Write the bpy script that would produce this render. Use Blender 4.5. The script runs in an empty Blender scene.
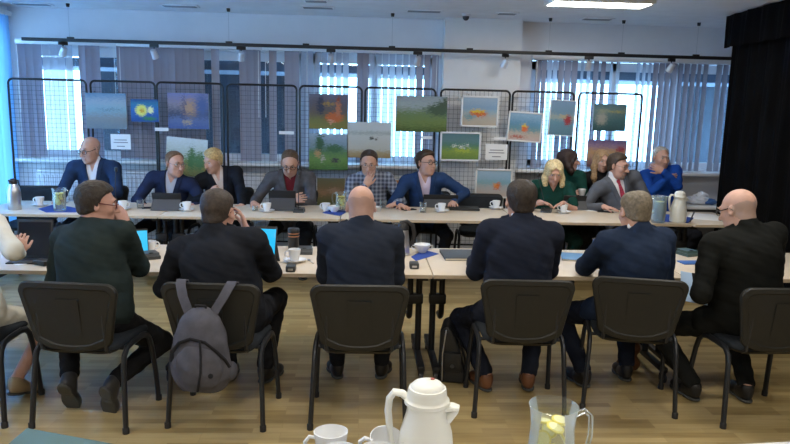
import bpy, bmesh, math, random
import numpy as np
from mathutils import Vector, Matrix, Euler
random.seed(7); np.random.seed(7)
SC = bpy.context.scene
COL = SC.collection
R = math.radians

# ------------------------------------------------------------------ camera
FPX, CAMH = 680.0, 1.77
PITCH, ROLL, YAW = R(9.80), R(1.36), R(2.86)
Fw = Vector((math.sin(YAW)*math.cos(PITCH), math.cos(YAW)*math.cos(PITCH), -math.sin(PITCH)))
R0 = Vector((math.cos(YAW), -math.sin(YAW), 0)); U0 = R0.cross(Fw)
Rc = R0*math.cos(ROLL)+U0*math.sin(ROLL); Uc = U0*math.cos(ROLL)-R0*math.sin(ROLL)
CP = Vector((0, 0, CAMH))
cam_d = bpy.data.cameras.new('camera'); cam = bpy.data.objects.new('camera', cam_d); COL.objects.link(cam)
cam_d.sensor_width = 36; cam_d.lens = FPX/790*36; cam_d.clip_start = .05; cam_d.clip_end = 200
M = Matrix((Rc, Uc, -Fw)).transposed().to_4x4(); M.translation = CP
cam.matrix_world = M
SC.camera = cam
def ray(x, y): return Fw+Rc*((x-395)/FPX)-Uc*((y-222)/FPX)
def on_z(x, y, z): d = ray(x, y); return CP+d*((z-CAMH)/d.z)
def on_y(x, y, Y): d = ray(x, y); return CP+d*(Y/d.y)
def on_x(x, y, X): d = ray(x, y); return CP+d*(X/d.x)

# ------------------------------------------------------------------ world, exposure, room lamps
SC.view_settings.view_transform = 'Standard'; SC.view_settings.look = 'None'
SC.view_settings.gamma = 1; SC.view_settings.use_curve_mapping = False
SC.view_settings.exposure = 0.12
W = bpy.data.worlds.new('daylight'); SC.world = W; W.use_nodes = True
W.node_tree.nodes['Background'].inputs[0].default_value = (0.42, 0.72, 1.0, 1)
W.node_tree.nodes['Background'].inputs[1].default_value = 14
LAMP_W = 16.0          # watts of each ceiling panel
LAMP_COL = (1.0, 0.95, 0.87)

# ------------------------------------------------------------------ materials
MATS = {}
def mat(name, col, rough=.6, metal=0, noise=0, nscale=8, bump=0, bscale=60, spec=.5, sheen=0, emit=None, estr=0, alpha=None, trans=0, ior=1.45):
    if name in MATS: return MATS[name]
    m = bpy.data.materials.new(name); m.use_nodes = True; MATS[name] = m
    nt = m.node_tree; b = nt.nodes['Principled BSDF']
    b.inputs['Base Color'].default_value = (*col, 1); b.inputs['Roughness'].default_value = rough
    b.inputs['Metallic'].default_value = metal; b.inputs['Specular IOR Level'].default_value = spec
    b.inputs['IOR'].default_value = ior
    if sheen: b.inputs['Sheen Weight'].default_value = sheen
    if trans: b.inputs['Transmission Weight'].default_value = trans
    if emit: b.inputs['Emission Color'].default_value = (*emit, 1); b.inputs['Emission Strength'].default_value = estr
    if noise or bump: tc = nt.nodes.new('ShaderNodeTexCoord')
    if noise:
        n = nt.nodes.new('ShaderNodeTexNoise'); n.inputs['Scale'].default_value = nscale; n.inputs['Detail'].default_value = 4
        nt.links.new(tc.outputs['Object'], n.inputs['Vector'])
        r = nt.nodes.new('ShaderNodeValToRGB')
        r.color_ramp.elements[0].position = .3; r.color_ramp.elements[1].position = .7
        r.color_ramp.elements[0].color = (*[c*(1-noise) for c in col], 1); r.color_ramp.elements[1].color = (*[min(1, c*(1+noise)) for c in col], 1)
        nt.links.new(n.outputs['Fac'], r.inputs['Fac']); nt.links.new(r.outputs['Color'], b.inputs['Base Color'])
    if bump:
        n2 = nt.nodes.new('ShaderNodeTexNoise'); n2.inputs['Scale'].default_value = bscale; n2.inputs['Detail'].default_value = 3
        nt.links.new(tc.outputs['Object'], n2.inputs['Vector'])
        bp = nt.nodes.new('ShaderNodeBump'); bp.inputs['Strength'].default_value = bump; bp.inputs['Distance'].default_value = .01
        nt.links.new(n2.outputs['Fac'], bp.inputs['Height']); nt.links.new(bp.outputs['Normal'], b.inputs['Normal'])
    return m
def nodes_of(m): return m.node_tree, m.node_tree.nodes['Principled BSDF']
def fabric(name, col, bump=.35, noise=.12, rough=.9): return mat(name, col, rough, 0, noise, 14, bump, 9, .15, .0)
def glassy(name, tint=(1, 1, 1), fac=.12, rough=.03, edge=.85, edge_white=0):
    if name in MATS: return MATS[name]
    m = bpy.data.materials.new(name); m.use_nodes = True; MATS[name] = m; nt = m.node_tree
    nt.nodes.remove(nt.nodes['Principled BSDF']); out = nt.nodes['Material Output']
    t = nt.nodes.new('ShaderNodeBsdfTransparent'); t.inputs[0].default_value = (*tint, 1)
    g = nt.nodes.new('ShaderNodeBsdfGlossy'); g.inputs['Roughness'].default_value = rough
    lw = nt.nodes.new('ShaderNodeLayerWeight'); lw.inputs[0].default_value = .28
    ma = nt.nodes.new('ShaderNodeMath'); ma.operation = 'MULTIPLY_ADD'; ma.inputs[1].default_value = edge; ma.inputs[2].default_value = fac*.5
    nt.links.new(lw.outputs['Fresnel'], ma.inputs[0])
    gs = g.outputs[0]
    if edge_white:      # white diffuse mixed into the edges in place of refracted light
        df = nt.nodes.new('ShaderNodeBsdfDiffuse'); df.inputs[0].default_value = (.85, .9, .9, 1); m2 = nt.nodes.new('ShaderNodeMixShader'); m2.inputs[0].default_value = edge_white
        nt.links.new(g.outputs[0], m2.inputs[1]); nt.links.new(df.outputs[0], m2.inputs[2]); gs = m2.outputs[0]
    mx = nt.nodes.new('ShaderNodeMixShader'); nt.links.new(ma.outputs[0], mx.inputs[0]); nt.links.new(t.outputs[0], mx.inputs[1]); nt.links.new(gs, mx.inputs[2])
    nt.links.new(mx.outputs[0], out.inputs[0]); return m
def translucent(name, col, fac=.5):
    m = bpy.data.materials.new(name); m.use_nodes = True; MATS[name] = m; nt = m.node_tree
    b = nt.nodes['Principled BSDF']; out = nt.nodes['Material Output']
    b.inputs['Base Color'].default_value = (*col, 1); b.inputs['Roughness'].default_value = .9
    t = nt.nodes.new('ShaderNodeBsdfTranslucent'); t.inputs[0].default_value = (*col, 1)
    mx = nt.nodes.new('ShaderNodeMixShader'); mx.inputs[0].default_value = fac
    nt.links.new(b.outputs[0], mx.inputs[1]); nt.links.new(t.outputs[0], mx.inputs[2]); nt.links.new(mx.outputs[0], out.inputs[0]); return m

# ------------------------------------------------------------------ objects
def meta(o, label=None, cat=None, group=None, kind=None):
    for k, v in (('label', label), ('category', cat), ('group', group), ('kind', kind)):
        if v: o[k] = v
    return o
def thing(name, label, cat, loc=(0, 0, 0), rz=0, group=None):
    o = bpy.data.objects.new(name, None); COL.objects.link(o); o.empty_display_size = .1
    o.location = loc; o.rotation_euler = (0, 0, rz); return meta(o, label, cat, group)
def kids(o): return [c for c in bpy.data.objects if c.parent == o]
def dup(o, loc=None, rz=None, label=None, group=None, parent=None):
    c = o.copy(); COL.objects.link(c)
    if parent: c.parent = parent
    if loc is not None: c.location = loc
    if rz is not None: c.rotation_euler = (0, 0, rz)
    if label: c['label'] = label
    if group: c['group'] = group
    for ch in kids(o): dup(ch, parent=c)
    return c

class MB:
    def __init__(s): s.bm = bmesh.new(); s.mi = 0
    def _tag(s, fs):
        for f in fs: f.material_index = s.mi
    def box(s, c, size, rot=None, bev=0, taper=None):
        g = bmesh.ops.create_cube(s.bm, size=1); vs = g['verts']
        mt = Matrix.Diagonal((*size, 1))
        if taper:
            for v in vs:
                if v.co.z > 0: v.co.x *= taper; v.co.y *= taper
        if rot is not None: mt = (Euler(rot).to_matrix().to_4x4() if not isinstance(rot, Matrix) else rot.to_4x4()) @ mt
        mt = Matrix.Translation(c) @ mt
        bmesh.ops.transform(s.bm, matrix=mt, verts=vs)
        fs = set(f for v in vs for f in v.link_faces); s._tag(fs)
        if bev:
            es = list(set(e for v in vs for e in v.link_edges))
            r = bmesh.ops.bevel(s.bm, geom=es, offset=bev, segments=2, profile=.5, affect='EDGES'); s._tag(r['faces'])
        return s
    def tube(s, pts, r, seg=10, closed=False, flat=None, cap=True):
        pts = [Vector(p) for p in pts]; n = len(pts); rs = r if hasattr(r, '__len__') else [r]*n
        rings = []; up = None
        for i, p in enumerate(pts):
            a = pts[(i-1) % n] if (i or closed) else p; b = pts[(i+1) % n] if (i < n-1 or closed) else p
            t = (b-a).normalized()
            if up is None:
                up = Vector((0, 0, 1)) if abs(t.z) < .9 else Vector((0, 1, 0))
            x = t.cross(up)
            if x.length < 1e-4: x = t.orthogonal()
            x.normalize(); up = x.cross(t).normalized()
            fx, fy = (1, 1) if flat is None else flat
            rings.append([s.bm.verts.new(p+x*math.cos(2*math.pi*k/seg)*rs[i]*fx+up*math.sin(2*math.pi*k/seg)*rs[i]*fy) for k in range(seg)])
        fs = []
        for i in range(n if closed else n-1):
            A, B = rings[i], rings[(i+1) % n]
            for k in range(seg): fs.append(s.bm.faces.new((A[k], A[(k+1) % seg], B[(k+1) % seg], B[k])))
        if cap and not closed:
            fs.append(s.bm.faces.new(rings[0][::-1])); fs.append(s.bm.faces.new(rings[-1]))
        s._tag(fs); return s
    def lathe(s, prof, seg=28, c=(0, 0, 0), capb=True, capt=False, sx=1, sy=1, rot=None):
        c = Vector(c); rings = []
        for r, z in prof:
            vs = []
            for k in range(seg):
                v = Vector((math.cos(2*math.pi*k/seg)*r*sx, math.sin(2*math.pi*k/seg)*r*sy, z))
                if rot is not None: v = rot @ v
                vs.append(s.bm.verts.new(c+v))
            rings.append(vs)
        fs = []
        for A, B in zip(rings, rings[1:]):
            for k in range(seg): fs.append(s.bm.faces.new((A[k], A[(k+1) % seg], B[(k+1) % seg], B[k])))
        if capb: fs.append(s.bm.faces.new(rings[0][::-1]))
        if capt: fs.append(s.bm.faces.new(rings[-1]))
        s._tag(fs); return s
    def quad(s, pts):
        s._tag([s.bm.faces.new([s.bm.verts.new(p) for p in pts])]); return s
    def prism(s, pts, vec):
        """extrude polygon pts by vec"""
        vec = Vector(vec); A = [s.bm.verts.new(p) for p in pts]; B = [s.bm.verts.new(Vector(p)+vec) for p in pts]; n = len(pts)
        fs = [s.bm.faces.new(A[::-1]), s.bm.faces.new(B)]
        for k in range(n): fs.append(s.bm.faces.new((A[k], A[(k+1) % n], B[(k+1) % n], B[k])))
        s._tag(fs); return s
    def sheet(s, grid, thick=0):
        """grid[i][j] of points -> surface (front) and, if thick, an offset back"""
        g = [[s.bm.verts.new(p) for p in row] for row in grid]; fs = []
        for i in range(len(g)-1):
            for j in range(len(g[0])-1): fs.append(s.bm.faces.new((g[i][j], g[i][j+1], g[i+1][j+1], g[i+1][j])))
        s._tag(fs)
        if thick:
            bmesh.ops.recalc_face_normals(s.bm, faces=fs)
            r = bmesh.ops.solidify(s.bm, geom=fs, thickness=thick)
            s._tag([f for f in r['geom'] if isinstance(f, bmesh.types.BMFace)])
        return s
    def build(s, name, mats, parent=None, smooth=True, loc=None, label=None, ang=40):
        me = bpy.data.meshes.new(name); bmesh.ops.recalc_face_normals(s.bm, faces=s.bm.faces[:]); s.bm.to_mesh(me); s.bm.free()
        for m in (mats if isinstance(mats, (list, tuple)) else [mats]): me.materials.append(m)
        if smooth:
            me.shade_smooth()
            if ang: me.set_sharp_from_angle(angle=R(ang))
        o = bpy.data.objects.new(name, me); COL.objects.link(o)
        if parent: o.parent = parent
        if loc is not None: o.location = loc
        if label: o['label'] = label
        return o
def structure(o): o['kind'] = 'structure'; return o

# ------------------------------------------------------------------ signed distance bodies -> one continuous mesh
class SDF:
    def __init__(s): s.p = []
    def cap(s, a, b, r1, r2=None, k=.02, op='u'):
        a = np.array(a, float); b = np.array(b, float); r2 = r1 if r2 is None else r2
        s.p.append(('c', (a, b, r1, r2), np.minimum(a-r1, b-r2), np.maximum(a+r1, b+r2), k, op)); return s
    def ell(s, c, r, Rm=None, k=.02, op='u'):
        c = np.array(c, float); r = np.array(r, float); Rm = np.eye(3) if Rm is None else np.array(Rm)
        e = np.sqrt(((Rm*r)**2).sum(1))
        s.p.append(('e', (c, r, Rm), c-e, c+e, k, op)); return s
    def fn(s, f, op='i', k=.0):
        s.p.append(('f', (f,), None, None, k, op)); return s
    def bounds(s):
        lo = np.min([q[2] for q in s.p if q[5] == 'u' and q[2] is not None], 0); hi = np.max([q[3] for q in s.p if q[5] == 'u' and q[2] is not None], 0); return lo, hi
    def ev(s, P):
        d = np.full(len(P), .6)
        for t, a, lo, hi, k, op in s.p:
            if lo is None: m = None; Q = P
            else:
                g = k+.11
                m = np.nonzero(((P > lo-g) & (P < hi+g)).all(1))[0]
                if len(m) == 0: continue
                Q = P[m]
            if t == 'c':
                A, B, r1, r2 = a; ba = B-A; l2 = ba@ba+1e-12
                h = np.clip(((Q-A)@ba)/l2, 0, 1); e = np.linalg.norm(Q-A-h[:, None]*ba, axis=1)-(r1+(r2-r1)*h)
            elif t == 'e':
                c, r, Rm = a; q = (Q-c)@Rm
                k0 = np.linalg.norm(q/r, axis=1); k1 = np.linalg.norm(q/(r*r), axis=1)+1e-9; e = k0*(k0-1)/k1
                e = np.where(k0 < 1e-3, -r.min(), e)
            else: e = a[0](Q)
            c0 = d if m is None else d[m]
            if op == 'u':
                if k > 0: h = np.clip(.5+.5*(c0-e)/k, 0, 1); v = c0*(1-h)+e*h-k*h*(1-h)
                else: v = np.minimum(c0, e)
            elif op == 's':
                if k > 0: h = np.clip(.5-.5*(c0+e)/k, 0, 1); v = c0*(1-h)-e*h+k*h*(1-h)
                else: v = np.maximum(c0, -e)
            elif op == 'i':
                if k > 0: h = np.clip(.5-.5*(c0-e)/k, 0, 1); v = c0*(1-h)+e*h+k*h*(1-h)
                else: v = np.maximum(c0, e)
            else: v = c0+e
            if m is None: d = v
            else: d[m] = v
        return d
def sdf_mesh(name, S, h, mats, parent=None, matfn=None, label=None, lohi=None, keep=True):
    lo, hi = S.bounds() if lohi is None else lohi
    lo = lo-3*h; hi = hi+3*h; q = 4
    nc = np.ceil((hi-lo)/(h*q)).astype(int)+1
    ax = [lo[i]+np.arange(nc[i])*h*q for i in range(3)]
    G = np.stack(np.meshgrid(*ax, indexing='ij'), -1).reshape(-1, 3)
    dc = S.ev(G).reshape(nc)
    n = nc*q
    act = np.abs(dc) < h*q*1.9
    fine_act = np.repeat(np.repeat(np.repeat(act, q, 0), q, 1), q, 2)
    # fine node i belongs to the coarse node nearest below; shift by half so the band is centred
    fine_act = np.roll(fine_act, (-q//2,)*3, (0, 1, 2))
    v = np.repeat(np.repeat(np.repeat(dc, q, 0), q, 1), q, 2); v = np.roll(v, (-q//2,)*3, (0, 1, 2))
    # rolled wrap at the far border is outside anyway
    v[-q:] = .5; v[:, -q:] = .5; v[:, :, -q:] = .5; fine_act[-q:] = False; fine_act[:, -q:] = False; fine_act[:, :, -q:] = False
    ii = np.argwhere(fine_act)
    v[fine_act] = S.ev(lo+ii*h)
    s = v < 0
    a, b, c = v.shape
    cnt = np.zeros((a-1, b-1, c-1), np.int8)
    for i in (0, 1):
        for j in (0, 1):
            for k in (0, 1): cnt += s[i:a-1+i, j:b-1+j, k:c-1+k]
    cells = np.argwhere((cnt > 0) & (cnt < 8))
    if len(cells) == 0: return None
    idx = np.full(cnt.shape, -1, np.int64); idx[tuple(cells.T)] = np.arange(len(cells))
    cr = [(i, j, k) for i in (0, 1) for j in (0, 1) for k in (0, 1)]
    val = np.stack([v[cells[:, 0]+i, cells[:, 1]+j, cells[:, 2]+k] for i, j, k in cr], 1)
    pos = np.zeros((len(cells), 3)); w = np.zeros(len(cells))
    for e0 in range(8):
        for e1 in range(e0+1, 8):
            A = np.array(cr[e0]); B = np.array(cr[e1])
            if abs(A-B).sum() != 1: continue
            m = (val[:, e0] < 0) != (val[:, e1] < 0)
            t = val[m, e0]/(val[m, e0]-val[m, e1])
            pos[m] += A+t[:, None]*(B-A); w[m] += 1
    P = lo+(cells+pos/w[:, None])*h
    quads = []
    for axis in range(3):
        sl0 = [slice(None)]*3; sl1 = [slice(None)]*3; sl0[axis] = slice(0, -1); sl1[axis] = slice(1, None)
        x = np.argwhere(s[tuple(sl0)] != s[tuple(sl1)])
        o1, o2 = [(1, 2), (2, 0), (0, 1)][axis]
        x = x[(x[:, o1] > 0) & (x[:, o2] > 0) & (x[:, o1] < v.shape[o1]-1) & (x[:, o2] < v.shape[o2]-1)]
        e1 = np.zeros(3, int); e1[o1] = 1; e2 = np.zeros(3, int); e2[o2] = 1
        qd = np.stack([idx[tuple((x-d).T)] for d in (e1+e2, e2, 0*e1, e1)], 1)
        inside = s[tuple(x.T)]
        qd[~inside] = qd[~inside][:, ::-1]
        quads.append(qd)
    Q = np.concatenate(quads); Q = Q[(Q >= 0).all(1)]
    if keep:   # keep the pieces that matter: drop specks
        lab = np.arange(len(P))
        E = np.concatenate([Q[:, [0, 1]], Q[:, [1, 2]], Q[:, [2, 3]]])
        for _ in range(400):
            o = lab.copy(); mn = np.minimum(lab[E[:, 0]], lab[E[:, 1]])
            np.minimum.at(lab, E[:, 0], mn); np.minimum.at(lab, E[:, 1], mn); lab = lab[lab]
            if (o == lab).all(): break
        ids, ct = np.unique(lab, return_counts=True)
        if len(ids) > 1:
            good = ids[ct > .04*ct.max()] if keep != 'one' else ids[ct == ct.max()]
            Q = Q[np.isin(lab[Q[:, 0]], good)]
            used = np.unique(Q); mp = np.full(len(P), -1); mp[used] = np.arange(len(used)); P = P[used]; Q = mp[Q]
    me = bpy.data.meshes.new(name)
    me.vertices.add(len(P)); me.vertices.foreach_set('co', P.astype(np.float32).ravel())
    me.loops.add(len(Q)*4); me.loops.foreach_set('vertex_index', Q.astype(np.int32).ravel())
    me.polygons.add(len(Q)); me.polygons.foreach_set('loop_start', np.arange(0, len(Q)*4, 4, dtype=np.int32))
    me.polygons.foreach_set('loop_total', np.full(len(Q), 4, np.int32))
    for m in (mats if isinstance(mats, (list, tuple)) else [mats]): me.materials.append(m)
    if matfn is not None:
        me.polygons.foreach_set('material_index', matfn(P[Q].mean(1)).astype(np.int32))
    me.update(calc_edges=True); me.shade_smooth()
    o = bpy.data.objects.new(name, me); COL.objects.link(o)
    if parent: o.parent = parent
    if label: o['label'] = label
    return o
# ================================================================== setting
XL, XR, YB, YF, ZC = -4.0, 4.75, 8.1, -3.0, 2.75
m_wall = mat('wall_paint', (.72, .73, .76), .85, noise=.04, nscale=3, bump=.05, bscale=90)
m_ceil = mat('ceiling_paint', (.74, .75, .78), .9, noise=.05, nscale=5, bump=.08, bscale=60)
m_white = mat('white_gloss', (.78, .78, .78), .4)
m_pillar = mat('pillar_paint', (.74, .74, .74), .85, noise=.03, nscale=4, bump=.05, bscale=90)
m_black = mat('black_metal', (.012, .012, .014), .45)
m_blackp = mat('black_plastic', (.018, .018, .02), .4)
m_dgrey = mat('dark_grey_plastic', (.05, .055, .06), .45)

# parquet: short oak strips laid across the room
mf = mat('oak_parquet', (.4, .28, .15), .32); nt, b = nodes_of(mf)
tc = nt.nodes.new('ShaderNodeTexCoord'); mp = nt.nodes.new('ShaderNodeMapping'); nt.links.new(tc.outputs['Object'], mp.inputs[0])
br = nt.nodes.new('ShaderNodeTexBrick'); br.inputs['Scale'].default_value = 1
br.inputs['Brick Width'].default_value = .42; br.inputs['Row Height'].default_value = .055; br.inputs['Mortar Size'].default_value = .0012
br.inputs['Color1'].default_value = (0, 0, 0, 1); br.inputs['Color2'].default_value = (1, 1, 1, 1); br.inputs['Mortar'].default_value = (.3, .3, .3, 1)
br.offset = .37; br.offset_frequency = 3; nt.links.new(mp.outputs[0], br.inputs['Vector'])
nz = nt.nodes.new('ShaderNodeTexNoise'); nz.inputs['Scale'].default_value = 3; mp2 = nt.nodes.new('ShaderNodeMapping'); mp2.inputs['Scale'].default_value = (1.2, 14, 1)
nt.links.new(tc.outputs['Object'], mp2.inputs[0]); nt.links.new(mp2.outputs[0], nz.inputs['Vector']); nz.inputs['Detail'].default_value = 5
ad = nt.nodes.new('ShaderNodeMath'); ad.operation = 'MULTIPLY_ADD'; ad.inputs[1].default_value = .55
sp = nt.nodes.new('ShaderNodeSeparateColor'); nt.links.new(br.outputs['Color'], sp.inputs[0]); nt.links.new(sp.outputs[0], ad.inputs[0])
m5 = nt.nodes.new('ShaderNodeMath'); m5.operation = 'MULTIPLY'; m5.inputs[1].default_value = .6; nt.links.new(nz.outputs['Fac'], m5.inputs[0]); nt.links.new(m5.outputs[0], ad.inputs[2])
cr = nt.nodes.new('ShaderNodeValToRGB'); els = cr.color_ramp.elements
els[0].position = .1; els[0].color = (.22, .145, .055, 1); els[1].position = .95; els[1].color = (.50, .38, .185, 1)
e = els.new(.5); e.color = (.36, .265, .115, 1)
nt.links.new(ad.outputs[0], cr.inputs[0]); nt.links.new(cr.outputs[0], b.inputs['Base Color'])

structure(MB().box(((XL+XR)/2, (YB+YF)/2, -.05), (XR-XL+.4, YB-YF+.4, .1)).build('floor', mf, smooth=False))
structure(MB().box(((XL+XR)/2, (YB+YF)/2, ZC+.05), (XR-XL+.4, YB-YF+.4, .1)).build('ceiling', m_ceil, smooth=False))
structure(MB().box((XR+.1, (YB+YF)/2, ZC/2), (.2, YB-YF, ZC)).build('wall_right', m_wall, smooth=False))
structure(MB().box(((XL+XR)/2, YF-.1, ZC/2), (XR-XL+.4, .2, ZC)).build('wall_front', m_wall, smooth=False))
# back wall with two window bands
WA = (-3.86, .86, 1.09, 2.33); WB = (1.97, 4.55, 1.07, 2.32)
w = MB()
def wb(x0, x1, z0, z1): w.box(((x0+x1)/2, YB+.12, (z0+z1)/2), (x1-x0, .24, z1-z0))
wb(XL-.2, XR+.2, 0, 1.07); wb(XL-.2, XR+.2, 2.33, ZC); wb(XL-.2, WA[0], 1.07, 2.33); wb(WA[1], WB[0], 1.07, 2.33); wb(WB[1], XR+.2, 1.07, 2.33)
wb(-2.66, -1.98, 1.07, 2.33); wb(-.72, -.60, 1.07, 2.33)
structure(w.build('wall_back', m_wall, smooth=False))
structure(MB().box((1.35, YB-.1, ZC/2), (.885, .2, ZC)).build('pillar', m_pillar, smooth=False))
# left wall: window band towards the camera
w = MB()
def wl(y0, y1, z0, z1): w.box((XL-.12, (y0+y1)/2, (z0+z1)/2), (.24, y1-y0, z1-z0))
wl(YF, YB, 0, .35); wl(YF, YB, 2.62, ZC); wl(YF, 2.5, .35, 2.62); wl(7.95, YB, .35, 2.62)
structure(w.build('wall_left', m_wall, smooth=False))

m_frame = mat('window_frame_white', (.72, .74, .78), .45)
m_pane = glassy('window_glass', (.86, .93, .97), .05)
def window(n, x0, x1, z0, z1, mull):
    fr = MB(); y = YB+.14
    fr.box(((x0+x1)/2, y, z1-.05), (x1-x0, .07, .1)); fr.box(((x0+x1)/2, y, z0+.04), (x1-x0, .07, .08))
    for m in mull: fr.box((m, y, (z0+z1)/2), (.07, .07, z1-z0-.02))
    o = structure(fr.build('window_%d' % n, m_frame, smooth=False))
    MB().box(((x0+x1)/2, y, (z0+z1)/2), (x1-x0-.02, .008, z1-z0-.02)).build('glass', m_pane, o, smooth=False)
window(1, -3.86, -2.66, 1.07, 2.33, [-3.82, -3.16, -2.70])
window(2, -1.98, -.72, 1.07, 2.33, [-1.94, -1.29, -.76])
window(3, -.60, .86, 1.07, 2.33, [-.56, .13, .82])
window(4, 1.97, 4.55, 1.07, 2.32, [2.01, 3.0, 3.8, 4.51])
o = MB(); y0, y1 = 2.5, 7.95
for yy in (2.53, 3.9, 5.25, 6.6, 7.92): o.box((XL-.14, yy, 1.48), (.07, .07, 2.27))
o.box((XL-.14, 5.22, 2.58), (.07, 5.4, .08)); o.box((XL-.14, 5.22, .39), (.07, 5.4, .08))
o = structure(o.build('window_5', m_frame, smooth=False))
MB().box((XL-.14, 5.22, 1.48), (.008, 5.4, 2.2)).build('glass', m_pane, o, smooth=False)
# sills, skirting
structure(MB().box(((XL+.9)/2, YB-.11, 1.055), (.9-XL, .26, .035), bev=.006).build('trim_1', m_white))
structure(MB().box(((1.8+XR)/2, YB-.11, 1.035), (XR-1.8, .26, .035), bev=.006).build('trim_2', m_white))
structure(MB().box(((XL+XR)/2, YB-.215, .05), (XR-XL, .02, .1)).build('baseboard_back', m_white, smooth=False)) if False else None

# ------------------------------------------------------------------ daylight side: ground, plus added blocks and overhang that cut the sky light
m_blocker = mat('blocker_dark', (.010, .016, .03), .8, noise=.3, nscale=2)
m_overhang = mat('overhang_grey', (.16, .19, .26), .8)
def outside(name, label, cat, x0, x1, y0, y1, z0, z1, m):
    meta(MB().box(((x0+x1)/2, (y0+y1)/2, (z0+z1)/2), (x1-x0, y1-y0, z1-z0)).build(name, m, smooth=False), label, cat)
outside('outside_blocker', 'added dark blue building outside behind the left window blinds', 'blocker', -3.72, -.72, 9.6, 10.4, 0, 6, m_blocker)  # added block: keeps sky light off these blinds and darkens their gaps
outside('outside_blocker', 'added dark blue building outside behind the right window blinds', 'blocker', 4.45, 9.5, 9.6, 10.2, 0, 6, m_blocker)  # second added block, cuts the sky light behind the right blinds
structure(MB().box((.3, YB+.82, 2.17), (9.6, 1.3, .1)).build('added_overhang', m_overhang, smooth=False))  # added overhang slab, darkens the upper part of the windows
structure(MB().box((0, 16, -.3), (60, 15.5, .2)).build('ground_outside', mat('paving_outside', (.75, .75, .75), .9), smooth=False))

# ------------------------------------------------------------------ vertical blinds
def slat_material(name, col, transl, transp):
    m = translucent(name, col, transl); nt = m.node_tree; out = nt.nodes['Material Output']
    src = out.inputs[0].links[0].from_socket
    t = nt.nodes.new('ShaderNodeBsdfTransparent'); mx = nt.nodes.new('ShaderNodeMixShader'); mx.inputs[0].default_value = transp
    nt.links.new(src, mx.inputs[1]); nt.links.new(t.outputs[0], mx.inputs[2]); nt.links.new(mx.outputs[0], out.inputs[0]); return m
m_slat = slat_material('blind_fabric', (.37, .37, .44), .10, .0)
m_slatb = slat_material('backlit_blind_fabric', (.52, .55, .64), .42, .085)  # same blind fabric, made paler and more see-through where it looks backlit
m_slatl = slat_material('blind_fabric_left', (.22, .46, .74), .45, .06)
def blind(label, ranges, zt, zb, rail, ang=18):
    x0, x1 = on_y(rail[0], 60, 7.99).x, on_y(rail[1], 60, 7.99).x
    t = thing('vertical_blind', label, 'blind', ((x0+x1)/2, 7.99, zt), 0, 'vertical blinds of the window wall')
    MB().box((0, -.02, .02), (x1-x0, .07, .05), bev=.006).build('head_rail', m_white, t)
    s = MB()
    for a, bb, an in ranges:
        xa, xb = on_y(a, 100, 7.99).x, on_y(bb, 100, 7.99).x; n = max(1, round((xb-xa)/.078)); st = (xb-xa)/n
        s.mi = 1 if an >= 36 else 0
        for k in range(n):
            A = R(an+random.uniform(-9, 9)); wd = min(.089, st*1.15/max(.6, math.cos(A))) if an < 36 else .076
            cx = xa+(k+.5)*st-(x0+x1)/2; dx, dy = math.cos(A)*wd/2, math.sin(A)*wd/2; off = random.uniform(-.004, .004)
            cols = []
            for q in range(5):
                u = -1+q*.5; bow = .006*(1-u*u)
                cols.append([(cx+dx*u-math.sin(A)*bow, dy*u+off+math.cos(A)*bow, z) for z in (0, zb-zt)])
            s.sheet(cols)
    s.build('slats', [m_slat, m_slatb], t, ang=0)
    for f in (.02, .98): MB().tube([((x1-x0)*(f-.5), -.055, -.02), ((x1-x0)*(f-.5), -.055, (zb-zt)*.6)], .004, 6).build('pull_cord', m_white, t)
blind('grey vertical blind glowing white in the bright window at the room corner', [(21, 44, 26), (45, 75, 38), (82, 101, 24)], 2.345, 1.085, (18, 118))
blind('grey vertical blind with dark gaps behind the lake sunset painting', [(119, 205, 27), (211, 221, 22), (240, 261, 24)], 2.345, 1.085, (118.5, 262))
blind('grey vertical blind lit from outside behind the painting of the girl in red', [(268, 278, 24), (285, 299, 24), (300, 349, 38), (357, 368, 25), (368, 415, 37), (415, 438, 25)], 2.345, 1.085, (262.5, 440))
blind('grey vertical blind with half open slats to the right of the white pillar', [(534, 545, 27), (545, 556, 37), (556, 576, 27), (577, 590, 40), (590, 605, 28), (606, 619, 40), (633, 650, 46), (650, 706, 30), (713, 745, 26)], 2.325, 1.065, (532, 748))
t = thing('vertical_blind', 'pale blue full height blind along the side wall at the corner', 'blind', (XL+.06, 0, 0))
MB().box((0, 5.25, 2.66), (.07, 5.5, .05)).build('head_rail', m_white, t)
s = MB()
for k in range(68):
    y = 2.55+k*.08; A = R(24+random.uniform(-20, 20)); wd = .089
    s.sheet([[(math.sin(A)*u*wd/2, y+math.cos(A)*u*wd/2, z) for z in (2.64, .30)] for u in (-1, 0, 1)])
s.build('slats', m_slatl, t, ang=0)

# ------------------------------------------------------------------ radiators
m_rad = mat('radiator_enamel', (.68, .70, .74), .4)
def radiator(x0, x1, label):
    t = thing('radiator', label, 'radiator', ((x0+x1)/2, YB-.075, .0), 0, 'radiators under the windows'); wd = x1-x0
    p = MB(); p.box((0, 0, .60), (wd, .09, .62), bev=.01)
    for k in range(int(wd/.05)): p.box((-wd/2+.03+k*.05, -.045, .60), (.03, .012, .56), bev=.004)
    p.build('panel', m_rad, t)
    g = MB(); g.box((0, 0, .925), (wd-.01, .1, .02), bev=.004); g.build('top_grille', m_white, t)
    v = MB(); v.tube([(-wd/2+.04, 0, .3), (-wd/2+.04, 0, 0)], .012); v.tube([(wd/2-.04, 0, .3), (wd/2-.04, 0, 0)], .012); v.build('pipe', m_white, t)
radiator(-3.75, -2.95, 'white radiator under the bright corner window')
radiator(-2.75, -1.95, 'white radiator behind the man in navy suit and the blonde woman')
radiator(-1.75, -.75, 'white radiator under the dark gap beside the man in grey blazer')
radiator(-.15, .75, 'white radiator behind the men in plaid shirt and navy blazer')

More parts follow.
